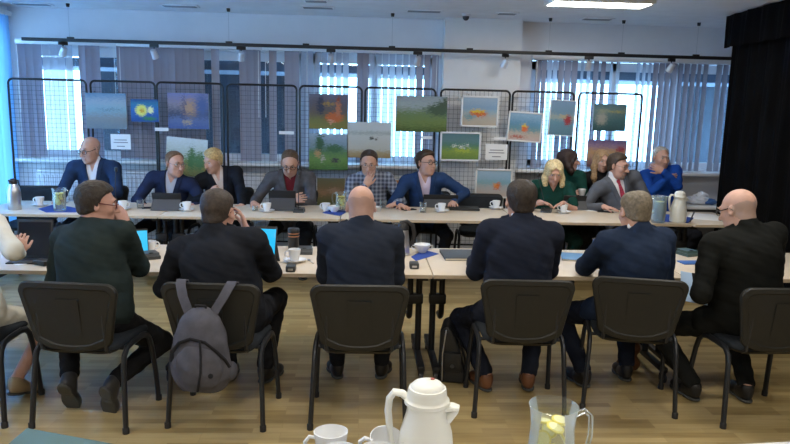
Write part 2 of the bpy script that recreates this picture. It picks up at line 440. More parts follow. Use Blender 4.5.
# ------------------------------------------------------------------ ceiling: lamp panels, vents, track
m_em = mat('lamp_diffuser', (.9, .9, .9), .5, emit=(1, .96, .88), estr=9.0)
def panel(x, y, label, group=None, L=1.06):
    t = thing('ceiling_light', label, 'ceiling light', (x, y, ZC), 0, group)
    MB().box((0, 0, -.02), (L, .32, .04), bev=.004).build('housing', m_white, t)
    MB().box((0, 0, -.042), (L-.06, .27, .008), bev=.002).build('diffuser', m_em, t)
    l = bpy.data.lights.new('panel_light', 'AREA'); l.shape = 'RECTANGLE'; l.size = L-.06; l.size_y = .27; l.energy = LAMP_W; l.color = LAMP_COL
    lo = bpy.data.objects.new('panel_light', l); COL.objects.link(lo); lo.parent = t; lo.location = (0, 0, -.055)
panel(2.13, 6.36, 'bright rectangular ceiling light above the curtain side', L=.94)
for x, y in ((-2.3, 5.2), (0, 4.4), (2.2, 4.0), (-2.2, 2.4), (0, 2.0), (2.2, 1.6), (-2.2, -.2), (0, -.6), (2.2, -1)):
    panel(x, y, 'rectangular ceiling light in the rows over the tables', 'ceiling lights out of view')
m_vent = mat('vent_grey', (.22, .24, .27), .6)
for k, (px, py, wd, lab) in enumerate([(32, 4, .36, 'slim grey ceiling vent in the bluish corner'), (180, 6, .34, 'slim grey ceiling vent above the sunset painting'), (318, 7.5, .30, 'slim grey ceiling vent near the middle wire'),
        (424, 11, .34, 'slim grey ceiling vent left of the pillar'), (597, 19, .30, 'slim grey ceiling vent below the lit panel'), (316, 1, .2, 'tiny grey ceiling vent closest over the tables'), (507, 13.5, .18, 'small grey ceiling vent above the pillar right side')]):
    p = on_z(px, py, ZC-.006)
    t = thing('ceiling_vent', lab, 'vent', (p.x, p.y, ZC), 0, 'slot vents in the ceiling')
    MB().box((0, 0, -.006), (wd+.05, .16, .012), bev=.003).build('frame', m_ceil, t)
    s = MB()
    for q in (-.045, -.015, .015, .045): s.box((0, q, -.013), (wd, .02, .006))
    s.build('slots', m_vent, t, smooth=False)
YT = 7.7
TA, TB = on_y(22, 41, YT), on_y(738, 62, YT); ZT = 2.37
t = thing('lighting_track', 'long black lighting track hung across the window wall', 'track', ((TA.x+TB.x)/2, YT, ZT))
MB().box((0, 0, 0), (TB.x-TA.x, .032, .036), bev=.004).build('rail', m_black, t)
for px in (71, 229, 306, 392, 470, 549, 622, 697): MB().box((on_y(px, 45, YT).x-t.location.x, 0, .024), (.07, .034, .02), bev=.004).build('joint_clip', m_black, t)
m_wire = mat('steel_wire', (.5, .52, .55), .4, .6)
for px in (70, 229, 392, 549, 622, 697):
    x = on_y(px, 45, YT).x-t.location.x
    wv = MB().tube([(x, 0, .03), (x, 0, ZC-ZT)], .0022, 6).build('suspension_wire', m_wire, t)
    MB().lathe([(.016, ZC-ZT-.035), (.02, ZC-ZT-.01), (.02, ZC-ZT)], 10, (x, 0, 0)).build('ceiling_hook', m_black, wv)
m_spot = mat('spot_silver', (.62, .63, .66), .3, .3)
spots = [(63, 'over the bright corner window', 1), (154, 'above the daffodil painting', -.3), (241, 'above the blonde woman', .4), (331, 'above the girl in red painting', .0), (418, 'above the green meadow painting', .2), (506, 'in front of the white pillar', .8), (590, 'above the blonde woman in green', -.2), (673, 'above the man in blue sweater', .5)]
for px, lab, a in spots:
    x = on_y(px, 45, YT).x
    s = thing('track_spotlight', 'small silver spotlight on the black track '+lab, 'spotlight', (x, YT, ZT-.018), a*.9, 'spotlights on the lighting track')
    MB().box((0, 0, -.017), (.1, .03, .034), bev=.005).tube([(0, 0, -.03), (0, 0, -.075)], .007).build('adapter', m_black, s)
    rot = Euler((R(35), 0, 0)).to_matrix()
    MB().lathe([(.012, .05), (.03, .045), (.034, 0), (.038, -.05), (.034, -.05), (.028, -.02)], 18, (0, 0, -.1), rot=rot).build('lamp_head', m_spot, s)
    MB().lathe([(.001, -.03), (.03, -.03)], 18, (0, 0, -.1), rot=rot).build('lens', m_white, s)
p = on_z(466, 14, ZC)
t = thing('ceiling_camera', 'small grey dome on the ceiling at the pillar', 'camera', (p.x, p.y, ZC))
MB().lathe([(.05, 0), (.05, -.02), (.04, -.025)], 18, capt=True).build('base', m_white, t)
MB().lathe([(.038, -.025), (.033, -.05), (.018, -.066), (.001, -.07)], 18).build('dome', m_dgrey, t)

# ------------------------------------------------------------------ black drape at the side
m_drape = mat('black_drape', (.0035, .0035, .004), .95, noise=.3, nscale=4, spec=.06)
path = [(3.79, 7.05), (3.76, 6.7), (3.73, 6.3), (3.71, 5.8), (3.71, 5.0), (3.73, 4.2), (3.76, 3.2)]
def along(n):
    P = [Vector((*q, 0)) for q in path]; L = [0]
    for a, c in zip(P, P[1:]): L.append(L[-1]+(c-a).length)
    out = []
    for i in range(n):
        d = L[-1]*i/(n-1); k = max(q for q in range(len(L)-1) if L[q] <= d+1e-9); f = (d-L[k])/(L[k+1]-L[k]); p = P[k].lerp(P[k+1], f); tg = (P[k+1]-P[k]).normalized(); out.append((p, Vector((-tg.y, tg.x, 0)), d))
    return out
t = thing('black_curtain', 'heavy black floor length curtain beside the tables', 'curtain', (0, 0, 0))
def drape(z0, z1, off, amp, nz=6):
    g = []
    for z in np.linspace(z1, z0, nz):
        row = []
        f = (z1-z)/(z1-z0)
        for p, nr, d in along(260):
            a = amp*(.5+.5*f)*(math.sin(d*21+.6*math.sin(d*5))+.4*math.sin(d*47+f))
            q = p+nr*(a-off); row.append((q.x, q.y, z))
        g.append(row)
    return g
MB().sheet(drape(.015, 2.72, 0, .035)).build('drape', m_drape, t, ang=0)
MB().sheet(drape(2.42, 2.74, .09, .02, 3)).build('pelmet', m_drape, t, ang=0)
r = MB(); r.tube([(p.x, p.y, 2.73) for p, _, _ in along(20)], .015, 8); r.build('rail', m_black, t)
# ================================================================== display panels and paintings
YG = 7.74
m_grid = mat('panel_grey_steel', (.07, .075, .09), .5, .3)
spans = [(8, 87.5, 82), (88.5, 155, 82.5), (156, 224, 83), (225.5, 297.5, 83.5), (299, 363, 84.5), (364.5, 437, 86.5), (440, 511, 88.5), (512.5, 576, 91), (577.5, 643, 94)]
PN = ['by the corner holding the grey seascape', 'holding the daffodil painting', 'holding the lake sunset painting', 'without paintings between blonde woman and man in grey blazer', 'holding the girl in red and green valley paintings', 'holding the pale lake painting',
      'in front of the white pillar', 'holding the red flower on blue painting', 'holding the heron painting']
for k, (a, bq, ty) in enumerate(spans):
    A, B = on_y(a+1, ty, YG), on_y(bq-1, ty, YG); zt = 1.95; wd = B.x-A.x; x0 = -wd/2; x1 = wd/2
    yy = YG+(.02 if k % 2 else -.02)
    t = thing('display_panel', 'dark wire mesh display panel '+PN[k], 'display panel', ((A.x+B.x)/2, yy, 0), 0, 'wire mesh display panels along the windows')
    rr = .05; pts = [(x0, 0, .04), (x0, 0, zt-rr)]+[(x0+rr-rr*math.cos(q), 0, zt-rr+rr*math.sin(q)) for q in np.linspace(.2, 1.5, 5)]+[(x1-rr+rr*math.sin(q), 0, zt-rr+rr*math.cos(q)) for q in np.linspace(.07, 1.37, 5)]+[(x1, 0, zt-rr), (x1, 0, .04)]
    MB().tube(pts, .012, 8).tube([(x0, 0, .18), (x1, 0, .18)], .01, 8).build('frame', m_black, t)
    g = MB(); n = round(wd/.05)
    for i in range(1, n): x = x0+wd*i/n; g.tube([(x, 0, .18), (x, 0, zt-.01)], .0016, 4, cap=False)
    for z in np.arange(.23, zt-.03, .05): g.tube([(x0, 0, z), (x1, 0, z)], .0016, 4, cap=False)
    g.build('wire_mesh', m_grid, t, smooth=False)
    for x in (x0+.005, x1-.005): MB().tube([(x, -.2, .015), (x, .2, .015)], .013, 8).box((x, 0, .03), (.03, .05, .03), bev=.004).build('foot', m_black, t)

def paint_mat(name, bands, blobs, dist=.18, nscale=6.5, streak=(1, 2.5)):
    """bands: [(v, colour)] bottom to top; blobs: (u, v, ru, rv, colour, softness) in -1..1 canvas units (object space scaled by node mapping)"""
    m = mat(name, (.5, .5, .5), .55); nt, b = nodes_of(m); L = nt.links
    tc = nt.nodes.new('ShaderNodeTexCoord'); mp = nt.nodes.new('ShaderNodeMapping'); mp.inputs['Location'].default_value = (-1, 0, -1); mp.inputs['Scale'].default_value = (2, 0, 2)
    L.new(tc.outputs['Generated'], mp.inputs[0])
    mp2 = nt.nodes.new('ShaderNodeMapping'); mp2.inputs['Scale'].default_value = (streak[0], 1, streak[1]); mp2.inputs['Location'].default_value = (len(name)*1.7, 0, sum(map(ord, name)) % 17)
    L.new(mp.outputs[0], mp2.inputs[0])
    n = nt.nodes.new('ShaderNodeTexNoise'); n.inputs['Scale'].default_value = nscale; n.inputs['Detail'].default_value = 9; n.inputs['Roughness'].default_value = .6; L.new(mp2.outputs[0], n.inputs['Vector'])
    vs = nt.nodes.new('ShaderNodeVectorMath'); vs.operation = 'SUBTRACT'; vs.inputs[1].default_value = (.5, .5, .5); L.new(n.outputs['Color'], vs.inputs[0])
    vm = nt.nodes.new('ShaderNodeVectorMath'); vm.operation = 'SCALE'; vm.inputs[3].default_value = dist*8; L.new(vs.outputs[0], vm.inputs[0])
    va = nt.nodes.new('ShaderNodeVectorMath'); L.new(mp.outputs[0], va.inputs[0]); L.new(vm.outputs[0], va.inputs[1])
    sx = nt.nodes.new('ShaderNodeSeparateXYZ'); L.new(va.outputs[0], sx.inputs[0])
    mr = nt.nodes.new('ShaderNodeMapRange'); mr.inputs[1].default_value = -1; mr.inputs[2].default_value = 1; L.new(sx.outputs[2], mr.inputs[0])
    cr = nt.nodes.new('ShaderNodeValToRGB'); el = cr.color_ramp.elements
    el[0].position = bands[0][0]; el[0].color = (*bands[0][1], 1); el[1].position = bands[-1][0]; el[1].color = (*bands[-1][1], 1)
    for v, c in bands[1:-1]: e = el.new(v); e.color = (*c, 1)
    L.new(mr.outputs[0], cr.inputs[0]); cur = cr.outputs[0]
    for u, v, ru, rv, c, so in blobs:
        s1 = nt.nodes.new('ShaderNodeVectorMath'); s1.operation = 'SUBTRACT'; s1.inputs[1].default_value = (u, 0, v); L.new(va.outputs[0], s1.inputs[0])
        s2 = nt.nodes.new('ShaderNodeVectorMath'); s2.operation = 'MULTIPLY'; s2.inputs[1].default_value = (1/ru, 0, 1/rv); L.new(s1.outputs[0], s2.inputs[0])
        s3 = nt.nodes.new('ShaderNodeVectorMath'); s3.operation = 'LENGTH'; L.new(s2.outputs[0], s3.inputs[0])
        r = nt.nodes.new('ShaderNodeMapRange'); r.inputs[1].default_value = 1+so; r.inputs[2].default_value = 1-so; L.new(s3.outputs['Value'], r.inputs[0])
        mx = nt.nodes.new('ShaderNodeMix'); mx.data_type = 'RGBA'; L.new(r.outputs[0], mx.inputs[0]); L.new(cur, mx.inputs[6]); mx.inputs[7].default_value = (*c, 1); cur = mx.outputs[2]
    L.new(cur, b.inputs['Base Color']); return m
m_canvas = mat('canvas_edge', (.55, .53, .5), .8); m_wframe = mat('white_frame', (.75, .75, .74), .5)
def painting(rect, label, m, frame=0, tilt=0, cat='painting'):
    x0, y0, x1, y1 = rect; Yp = YG-.045
    A, B = on_y(x0, (y0+y1)/2, Yp), on_y(x1, (y0+y1)/2, Yp); zt = on_y((x0+x1)/2, y0, Yp).z; zb = on_y((x0+x1)/2, y1, Yp).z
    wd, hg = B.x-A.x, zt-zb
    t = thing('painting', label, cat, ((A.x+B.x)/2, Yp, (zt+zb)/2), 0, 'paintings hung on the wire panels'); t.rotation_euler = (0, R(tilt), 0)
    if frame:
        f = MB(); q = frame
        for sx in (-1, 1): f.box((sx*(wd/2-q/2), -.004, 0), (q, .03, hg), bev=.003)
        for sz in (-1, 1): f.box((0, -.004, sz*(hg/2-q/2)), (wd, .03, q), bev=.003)
        f.build('frame', m_wframe, t)
    MB().box((0, .004, 0), (wd-.004, .018, hg-.004)).build('stretcher', m_canvas, t, smooth=False)
    MB().box((0, -.007, 0), (wd-.004-2*frame, .004, hg-.004-2*frame)).build('canvas', m, t, smooth=False)
    h = MB()
    for sx in (-.3, .3): h.tube([(sx*wd, .012, hg/2-.02), (sx*wd, .03, hg/2+.02), (sx*wd, .045, hg/2+.012)], .002, 5)
    h.build('hook', m_black, t)
P = painting
P((86, 93, 127, 129), 'grey blue misty seascape painting at the left end', paint_mat('sea', [(0, (.15, .18, .21)), (.3, (.22, .22, .21)), (.55, (.22, .34, .38)), (.75, (.30, .34, .38)), (1, (.12, .22, .32))], [(.2, .1, .6, .04, (.12, .17, .2), .3)], .12))
P((131, 99, 159, 122), 'small painting of a yellow daffodil on deep blue', paint_mat('daff', [(0, (.01, .06, .22)), (.5, (.02, .12, .38)), (.8, (.02, .16, .26)), (1, (.01, .05, .2))], [(-.25, 0, .42, .5, (.75, .7, .15), .15), (-.22, -.02, .15, .18, (.6, .32, .02), .2), (.42, .05, .22, .3, (.75, .72, .35), .2), (.3, -.7, .5, .15, (.03, .2, .08), .3)], .1, 6))
P((168, 93, 209, 129), 'dark blue lake painting with orange sunset glow', paint_mat('lake', [(0, (.05, .09, .26)), (.25, (.10, .14, .28)), (.42, (.04, .05, .09)), (.5, (.09, .09, .13)), (.7, (.24, .2, .24)), (1, (.17, .18, .36))], [(.1, .2, .35, .4, (.42, .24, .14), .6), (-.22, .3, .05, .9, (.06, .06, .12), .4), (.7, .3, .35, .6, (.06, .10, .24), .5), (-.05, -.65, .2, .14, (.4, .3, .2), .5)], .14))
P((166, 138, 207, 176), 'tilted painting of pale sky over green trees behind the blonde woman', paint_mat('trees', [(0, (.12, .12, .03)), (.22, (.3, .24, .07)), (.4, (.16, .24, .08)), (.55, (.45, .5, .42)), (1, (.60, .66, .68))], [(.25, -.1, .2, .6, (.06, .15, .04), .3), (.65, -.2, .25, .5, (.08, .17, .05), .3), (-.75, -.2, .3, .4, (.09, .2, .05), .3)], .15), tilt=4.5)
P((309, 94, 348, 129), 'dark painting of a girl in a red dress by a house', paint_mat('girl', [(0, (.2, .19, .05)), (.25, (.17, .17, .05)), (.45, (.12, .10, .08)), (.75, (.10, .09, .12)), (1, (.13, .14, .2))], [(-.4, .35, .18, .5, (.03, .04, .08), .2), (.0, .45, .3, .1, (.35, .22, .06), .3), (.3, -.35, .45, .3, (.50, .12, .03), .2), (.5, .15, .14, .45, (.45, .16, .08), .2), (.15, -.55, .18, .12, (.6, .3, .2), .3), (.48, .72, .1, .14, (.25, .06, .03), .2)], .12))
P((309, 134, 348, 170), 'green valley painting with trees and cows under the girl in red', paint_mat('valley', [(0, (.05, .13, .03)), (.3, (.13, .25, .06)), (.5, (.08, .18, .07)), (.62, (.16, .25, .28)), (1, (.28, .36, .45))], [(-.45, .45, .22, .5, (.03, .1, .05), .3), (.3, .2, .5, .2, (.04, .12, .05), .3), (-.3, -.35, .12, .14, (.4, .35, .3), .2), (.35, -.45, .2, .12, (.04, .04, .05), .2), (-.55, -.1, .15, .2, (.45, .25, .1), .3)], .12))
P((347, 122, 391, 158), 'pale grey lake painting with two small ducks', paint_mat('ducks', [(0, (.3, .2, .09)), (.14, (.36, .28, .15)), (.25, (.46, .45, .38)), (.62, (.50, .52, .49)), (.7, (.34, .38, .36)), (.78, (.5, .54, .54)), (1, (.52, .56, .57))], [(.12, .1, .1, .06, (.06, .07, .06), .3), (.33, .05, .08, .05, (.1, .1, .08), .3)], .07))
P((396, 96, 447, 132), 'wide green meadow painting with dark hill and misty sky', paint_mat('meadow', [(0, (.05, .09, .02)), (.25, (.14, .2, .05)), (.5, (.13, .2, .08)), (.62, (.22, .28, .22)), (.75, (.32, .37, .37)), (1, (.24, .29, .31))], [(.7, .25, .55, .35, (.05, .09, .05), .3), (.95, .55, .3, .3, (.05, .08, .05), .3)], .14))
P((461, 96, 498.5, 127), 'white framed painting of a yellow and red boat on a beach', paint_mat('boat', [(0, (.42, .36, .28)), (.3, (.40, .36, .30)), (.5, (.25, .36, .42)), (.62, (.20, .32, .45)), (1, (.30, .40, .50))], [(-.1, -.15, .5, .2, (.55, .12, .03), .15), (-.12, .02, .45, .12, (.65, .45, .05), .2), (-.6, -.4, .3, .2, (.16, .3, .34), .4)], .13), .018)
P((440, 132, 480.5, 161), 'white framed painting of water lilies on a green pond', paint_mat('lilies', [(0, (.12, .2, .05)), (.3, (.2, .3, .05)), (.55, (.07, .19, .14)), (.75, (.10, .2, .22)), (1, (.08, .18, .2))], [(-.3, .05, .12, .1, (.7, .72, .65), .2), (.1, .0, .13, .1, (.7, .7, .65), .2), (.4, .1, .1, .08, (.7, .7, .7), .2), (.15, -.3, .5, .12, (.35, .42, .05), .4)], .16), .018)
P((475, 169, 512, 198), 'white framed seaside painting with orange ball behind the empty chair', paint_mat('ball', [(0, (.5, .42, .36)), (.35, (.42, .42, .42)), (.55, (.2, .38, .45)), (.7, (.26, .42, .55)), (1, (.32, .45, .58))], [(.2, -.2, .2, .28, (.6, .14, .03), .2), (.12, -.1, .12, .14, (.7, .3, .08), .3)], .12), .018)
P((507.5, 112, 542, 142), 'white framed tilted painting of red and yellow umbrella by the sea', paint_mat('umb', [(0, (.5, .4, .36)), (.25, (.45, .38, .32)), (.42, (.12, .26, .3)), (.6, (.10, .25, .38)), (1, (.25, .4, .55))], [(.0, -.1, .22, .26, (.6, .12, .03), .2), (-.05, .1, .18, .12, (.65, .45, .06), .3), (-.4, -.75, .5, .08, (.4, .08, .05), .4)], .14), .016, 3)
P((549, 100, 574.5, 136), 'tall blue painting with a dark red flower', paint_mat('rose', [(0, (.10, .2, .27)), (.4, (.12, .26, .34)), (.52, (.3, .34, .3)), (.65, (.14, .26, .36)), (1, (.18, .28, .42))], [(.5, -.1, .32, .28, (.3, .03, .04), .25), (.1, .1, .3, .1, (.4, .35, .22), .4)], .12), .01, 2)
P((593, 104, 626, 131), 'dark green and blue water painting with a heron', paint_mat('heron', [(0, (.03, .08, .09)), (.4, (.06, .14, .15)), (.6, (.10, .17, .17)), (.8, (.12, .2, .2)), (1, (.08, .15, .17))], [(-.5, -.1, .32, .45, (.3, .3, .26), .4), (.4, .45, .55, .08, (.32, .3, .12), .5), (-.4, .5, .35, .15, (.25, .28, .2), .4)], .13))
P((587, 140, 626, 167), 'orange and purple sunset painting above the long haired woman', paint_mat('dusk', [(0, (.14, .08, .12)), (.3, (.35, .2, .15)), (.55, (.52, .32, .14)), (.75, (.3, .2, .28)), (1, (.12, .09, .22))], [(.7, .3, .2, .25, (.3, .05, .08), .3), (-.5, -.2, .5, .15, (.5, .3, .2), .5)], .16))
P((317, 178, 345, 206), 'brown village painting standing low beside the man in plaid shirt', paint_mat('village', [(0, (.10, .13, .05)), (.3, (.16, .13, .05)), (.5, (.27, .15, .07)), (.7, (.17, .12, .05)), (1, (.12, .12, .06))], [(.2, .1, .4, .2, (.35, .22, .14), .2), (-.5, -.1, .3, .2, (.3, .16, .08), .2)], .15))
P((383, 180, 408, 206), 'pale turquoise painting with orange top between plaid shirt and navy blazer', paint_mat('turq', [(0, (.18, .36, .4)), (.7, (.25, .45, .48)), (.85, (.3, .42, .4)), (.9, (.45, .2, .06)), (1, (.4, .18, .06))], [], .06))
m_paper = mat('white_paper', (.80, .80, .80), .7); m_ink = mat('grey_ink', (.16, .16, .18), .8)
def notice(rect, label, name='notice', lines=True):
    x0, y0, x1, y1 = rect; Yp = YG-.05; A, B = on_y(x0, y0, Yp), on_y(x1, y1, Yp); wd, hg = B.x-A.x, A.z-B.z
    t = thing(name, label, name.replace('_', ' '), ((A.x+B.x)/2, Yp, (A.z+B.z)/2), 0, {'notice': 'paper notices on the panels', 'caption_card': 'caption cards under the paintings'}[name])
    MB().box((0, 0, 0), (wd, .004, hg)).build('sheet', m_paper, t, smooth=False)
    if lines:
        l = MB()
        for q, f in ((.62, .78), (.45, .9), (.2, .5)): l.box((0, -.0026, (q-.5)*hg), (wd*f*.8, .001, hg*.05))
        l.build('text_lines', m_ink, t, smooth=False)
notice((110.5, 134, 131, 149.5), 'white notice with lines of text right of the bald man')
notice((486, 144, 507, 160), 'white notice with lines of text above the seaside ball painting')
for r_, l_ in (((155, 127.5, 168.5, 131.2), 'left of the lake sunset painting'), ((279, 131, 294, 134.5), 'on the empty wire panel'), ((421, 136, 432, 139.2), 'below the green meadow painting'), ((494, 137, 507, 140.2), 'below the yellow boat painting')):
    notice(r_, 'little white caption card '+l_, 'caption_card', False)

# ================================================================== tables
m_top = mat('birch_laminate', (.62, .53, .42), .38, noise=.06, nscale=6); nt, b = nodes_of(m_top)
m_edge = mat('birch_edge', (.50, .40, .28), .5)
TZ = .74
def table(x0, x1, y0, y1, label, ry=0, group='birch meeting tables', legs=True):
    t = thing('meeting_table', label, 'table', ((x0+x1)/2, (y0+y1)/2, 0), ry, group); wd, dp = x1-x0-.006, y1-y0
    MB().box((0, 0, TZ-.0125), (wd, dp, .025), bev=.003).build('tabletop', m_top, t)
    for s in (-1, 1): MB().box((0, s*(dp/2+.0012), TZ-.0125), (wd-.004, .0025, .0225)).build('edge_band', m_edge, t, smooth=False)
    MB().box((0, 0, TZ-.055), (wd-.2, .05, .05)).build('beam', m_black, t, smooth=False)
    for s in (-1, 1):
        xa = s*(wd/2-.045); xb = s*(wd/2-.105)
        l = MB()
        l.tube([(xa, 0, TZ-.03), (xa, 0, .09)], .022, 10)
        l.tube([(xb, 0, TZ-.03), (xb, 0, .40), (xb, .02, .35), (xb, .06, .33), (xb, .14, .33)], .02, 10)
        l.box(((xa+xb)/2, 0, .475), (.115, .06, .07), bev=.01)
        l.box((xa, 0, TZ-.045), (.06, dp*.75, .04), bev=.005); l.box((xa, 0, .095), (.045, dp*.82, .035), bev=.008)
        lo = l.build('leg_frame', m_black, t)
        for q in (-1, 1):
            c = MB(); c.lathe([(.001, -.012), (.036, -.012), (.038, 0), (.036, .012), (.001, .012)], 16, (xa, q*dp*.38, .038), rot=Euler((0, R(90), 0)).to_matrix(), capb=False)
            c.box((xa, q*dp*.38, .068), (.036, .03, .04), bev=.005); c.build('caster', m_blackp, lo)
YN0, YN1, YFA, YFB = 4.06, 4.86, 6.08, 6.88
near = [(-2.754, 'birch table between the balding man and the man in green'), (-1.154, 'birch table in front of the bald man in navy'), (.446, 'birch table in front of the two right hand suits'), (2.046, 'birch table in front of the bald man in black')]
table(-4.0+.02, -2.754, YN0, YN1, 'birch table end beyond the woman in cream')
for x, l in near: table(x, min(x+1.6, 3.55), YN0, YN1, l)
far = [(-3.45, 'far birch table with the steel flask on it'), (-1.82, 'far birch table in front of the man in grey blazer'), (-.19, 'far birch table in front of the plaid shirt and navy blazer'), (1.44, 'far birch table in front of blonde woman and grey suit')]
for x, l in far: table(x, x+1.625, YFA, YFB, l)
table(3.08, 3.66, YFA-.02, YFB-.02, 'short far birch table beside the black curtain')

# ================================================================== chairs
m_shell = mat('chair_shell', (.012, .012, .010), .55, bump=.08, bscale=250)
m_seat = fabric('chair_upholstery', (.022, .026, .032))
m_tube = mat('chair_tube', (.016, .018, .022), .38)
def make_chair(label, loc, rz, group):
    t = thing('conference_chair', label, 'chair', loc, rz, group)
    s = MB()
    def fr(): pass
    for sx in (-1, 1):
        s = MB(); pts = [(sx*.262, -.215, 0), (sx*.252, -.19, .22), (sx*.245, -.172, .36), (sx*.243, -.155, .415), (sx*.242, -.12, .445), (sx*.242, -.06, .452), (sx*.242, .06, .452), (sx*.242, .12, .44), (sx*.243, .155, .405), (sx*.247, .175, .34), (sx*.255, .195, .2), (sx*.262, .212, 0)]
        s.tube(pts, .0145, 10, flat=(.95, 1.25)); so = s.build('side_frame', m_tube, t)
        for y in (-.215, .212): MB().lathe([(.018, 0), (.018, .03), (.014, .035)], 12, (sx*.262, y, 0)).build('foot_cap', m_blackp, so)
    c = MB()
    for y in (-.11, .10): c.tube([(-.242, y, .44), (.242, y, .44)], .011, 8)
    for sx in (-1, 1): c.tube([(sx*.17, .0, .438), (sx*.17, -.17, .438), (sx*.175, -.21, .46), (sx*.178, -.222, .52), (sx*.175, -.235, .66)], .011, 8)
    c.build('under_frame', m_tube, t)
    # seat: padded, rounded corners
    def outline(wf, wb, d0, d1, rad, n=5):
        P = []
        for (cx, cy, a0) in ((wf/2-rad, d1-rad, 0), (-wf/2+rad, d1-rad, 90), (-wb/2+rad, d0+rad, 180), (wb/2-rad, d0+rad, 270)):
            for q in range(n+1): a = R(a0+90*q/n); P.append((cx+rad*math.cos(a), cy+rad*math.sin(a)))
        return P
    o = outline(.47, .44, -.20, .225, .08); bm = MB(); rings = []
    for z, sc in ((.448, .97), (.452, 1), (.468, 1), (.484, .965), (.490, .88), (.492, .6), (.489, .2)):
        rings.append([bm.bm.verts.new((x*sc, (y-.01)*sc+.01, z-(.012*max(0, y-.12)/.1 if z > .46 else 0))) for x, y in o])
    for A, B in zip(rings, rings[1:]):
        for k in range(len(A)): bm.bm.faces.new((A[k], A[(k+1) % len(A)], B[(k+1) % len(A)], B[k]))
    bm.bm.faces.new(rings[0][::-1]); bm.bm.faces.new(rings[-1]); bm.build('seat', m_seat, t, ang=50)
    u = MB()
    o2 = outline(.455, .425, -.205, .215, .08); A = [u.bm.verts.new((x*.9, y*.9, .428)) for x, y in o2]; B = [u.bm.verts.new((x, y, .447)) for x, y in o2]
    for k in range(len(A)): u.bm.faces.new((A[k], A[(k+1) % len(A)], B[(k+1) % len(A)], B[k]))
    u.bm.faces.new(A[::-1]); u.bm.faces.new(B); u.build('seat_pan', m_shell, t)
    # backrest shell: rounded trapezoid, curved bottom
    def back_pt(x, z, off):
        return (x, -.222-(z-.5)*.13+.22*x*x+off*-1, z)
    def shell(inset, off):
        P = []; wt, wb, zt, zb, rad = .262-inset, .215-inset, .832-inset, .475+inset, .055-inset*.5
        for k in range(7): a = R(90*k/6); P.append((wt-rad+rad*math.cos(a), zt-rad+rad*math.sin(a)))
        for k in range(7): a = R(90+90*k/6); P.append((-wt+rad+rad*math.cos(a), zt-rad+rad*math.sin(a)))
        for k in range(5): a = R(180+70*k/4); P.append((-wb+.04+.04*math.cos(a), zb+.06+.05*math.sin(a)))
        for k in range(1, 8): x = -wb+.05+(2*wb-.1)*k/8; P.append((x, zb+.012-.035*(1-(x/wb)**2)))
        for k in range(5): a = R(290+70*k/4); P.append((wb-.04+.04*math.cos(a), zb+.06+.05*math.sin(a)))
        return [back_pt(x, z, off) for x, z in P]
    bk = MB(); loops = [shell(.0, -.012), shell(-.002, .0), shell(.004, .012), shell(.028, .015), shell(.034, .009), shell(.10, .009)]
    VV = [[bk.bm.verts.new(p) for p in lp] for lp in loops]; n = len(VV[0])
    for A, B in zip(VV, VV[1:]):
        for k in range(n): bk.bm.faces.new((A[k], A[(k+1) % n], B[(k+1) % n], B[k]))
    bk.bm.faces.new(VV[-1]); bk.bm.faces.new(VV[0][::-1])
    bo = bk.build('backrest', m_shell, t, ang=35)
    cp = MB(); cp.sheet([[back_pt(x, z, .0125 if z > .73 else .0095) for x in (-.062, 0, .062)] for z in (.745, .735, .54)], .006); cp.build('cover_plate', m_shell, bo, ang=30)
    pd = MB(); a, c_ = shell(.012, -.012), shell(.03, -.045); A = [pd.bm.verts.new(p) for p in a]; B = [pd.bm.verts.new(p) for p in c_]; Cc = [pd.bm.verts.new(p) for p in shell(.09, -.05)]
    for X, Y_ in ((A, B), (B, Cc)):
        for k in range(n): pd.bm.faces.new((X[k], X[(k+1) % n], Y_[(k+1) % n], Y_[k]))
    pd.bm.faces.new(A[::-1]); pd.bm.faces.new(Cc); pd.build('back_cushion', m_seat, t, ang=40)
    return t
def front_chair(px0, px1, rz=None, label=''):
    a, bb = on_z(*px0, 0), on_z(*px1, 0); mid = (a+bb)/2
    if rz is None: rz = math.atan2(bb.y-a.y, bb.x-a.x)
    c = Vector((mid.x, mid.y, 0))+Vector((-math.sin(rz), math.cos(rz), 0))*.215
    return c, rz
CH = {}
fc = [('A', Vector((-1.909-.262, 3.526+.215, 0)), 0, 'black chair holding the woman in cream'),
      ('B', *front_chair((31, 428), (127, 433.5)), 'black chair under the man in green seen from behind'),
      ('C', *front_chair((168, 427.5), (263, 431)), 'black chair with a grey backpack hung on it'),
      ('D', *front_chair((309.5, 429.5), (406, 430)), 'black chair under the bald man in navy suit'),
      ('E', *front_chair((473.5, 417), (565, 419), R(-2)), 'black chair beside the black bag'),
      ('F', *front_chair((585, 409), (672, 417.7)), 'black chair turned aslant under the grey haired man'),
      ('G', Vector((2.063+.262, 3.54+.205, 0)), R(2), 'black chair under the bald man in black')]
GF = 'black chairs of the near row'
base_chair = None
for k, c, rz, lab in fc:
    if base_chair is None: base_chair = make_chair(lab, c, rz, GF); CH[k] = base_chair
    else: CH[k] = dup(base_chair, c, rz, lab, GF)
GB = 'black chairs of the far row'
bc = [('P1', -2.78, 7.22, 4, 'black chair of the bald man in navy jacket'), ('P2', -2.02, 7.25, -8, 'black chair of the man turning to the blonde woman'), ('P3', -1.42, 7.27, 8, 'black chair of the short haired blonde woman'), ('P4', -.74, 7.2, 0, 'black chair of the man in grey blazer'),
      ('P5', .12, 7.2, 0, 'black chair of the man in plaid shirt'), ('P6', .70, 7.25, -6, 'black chair of the man in navy blazer and pink shirt'), ('P7', 1.98, 7.12, 0, 'black chair of the blonde woman in green'), ('P10', 2.84, 7.16, 0, 'black chair of the man with red tie')]
for k, x, y, a, lab in bc: CH[k] = dup(base_chair, (x, y, 0), R(180+a), lab, GB)
CH['X'] = dup(base_chair, (1.27, 7.08, 0), R(178), 'empty black chair below the seaside ball painting', GB)
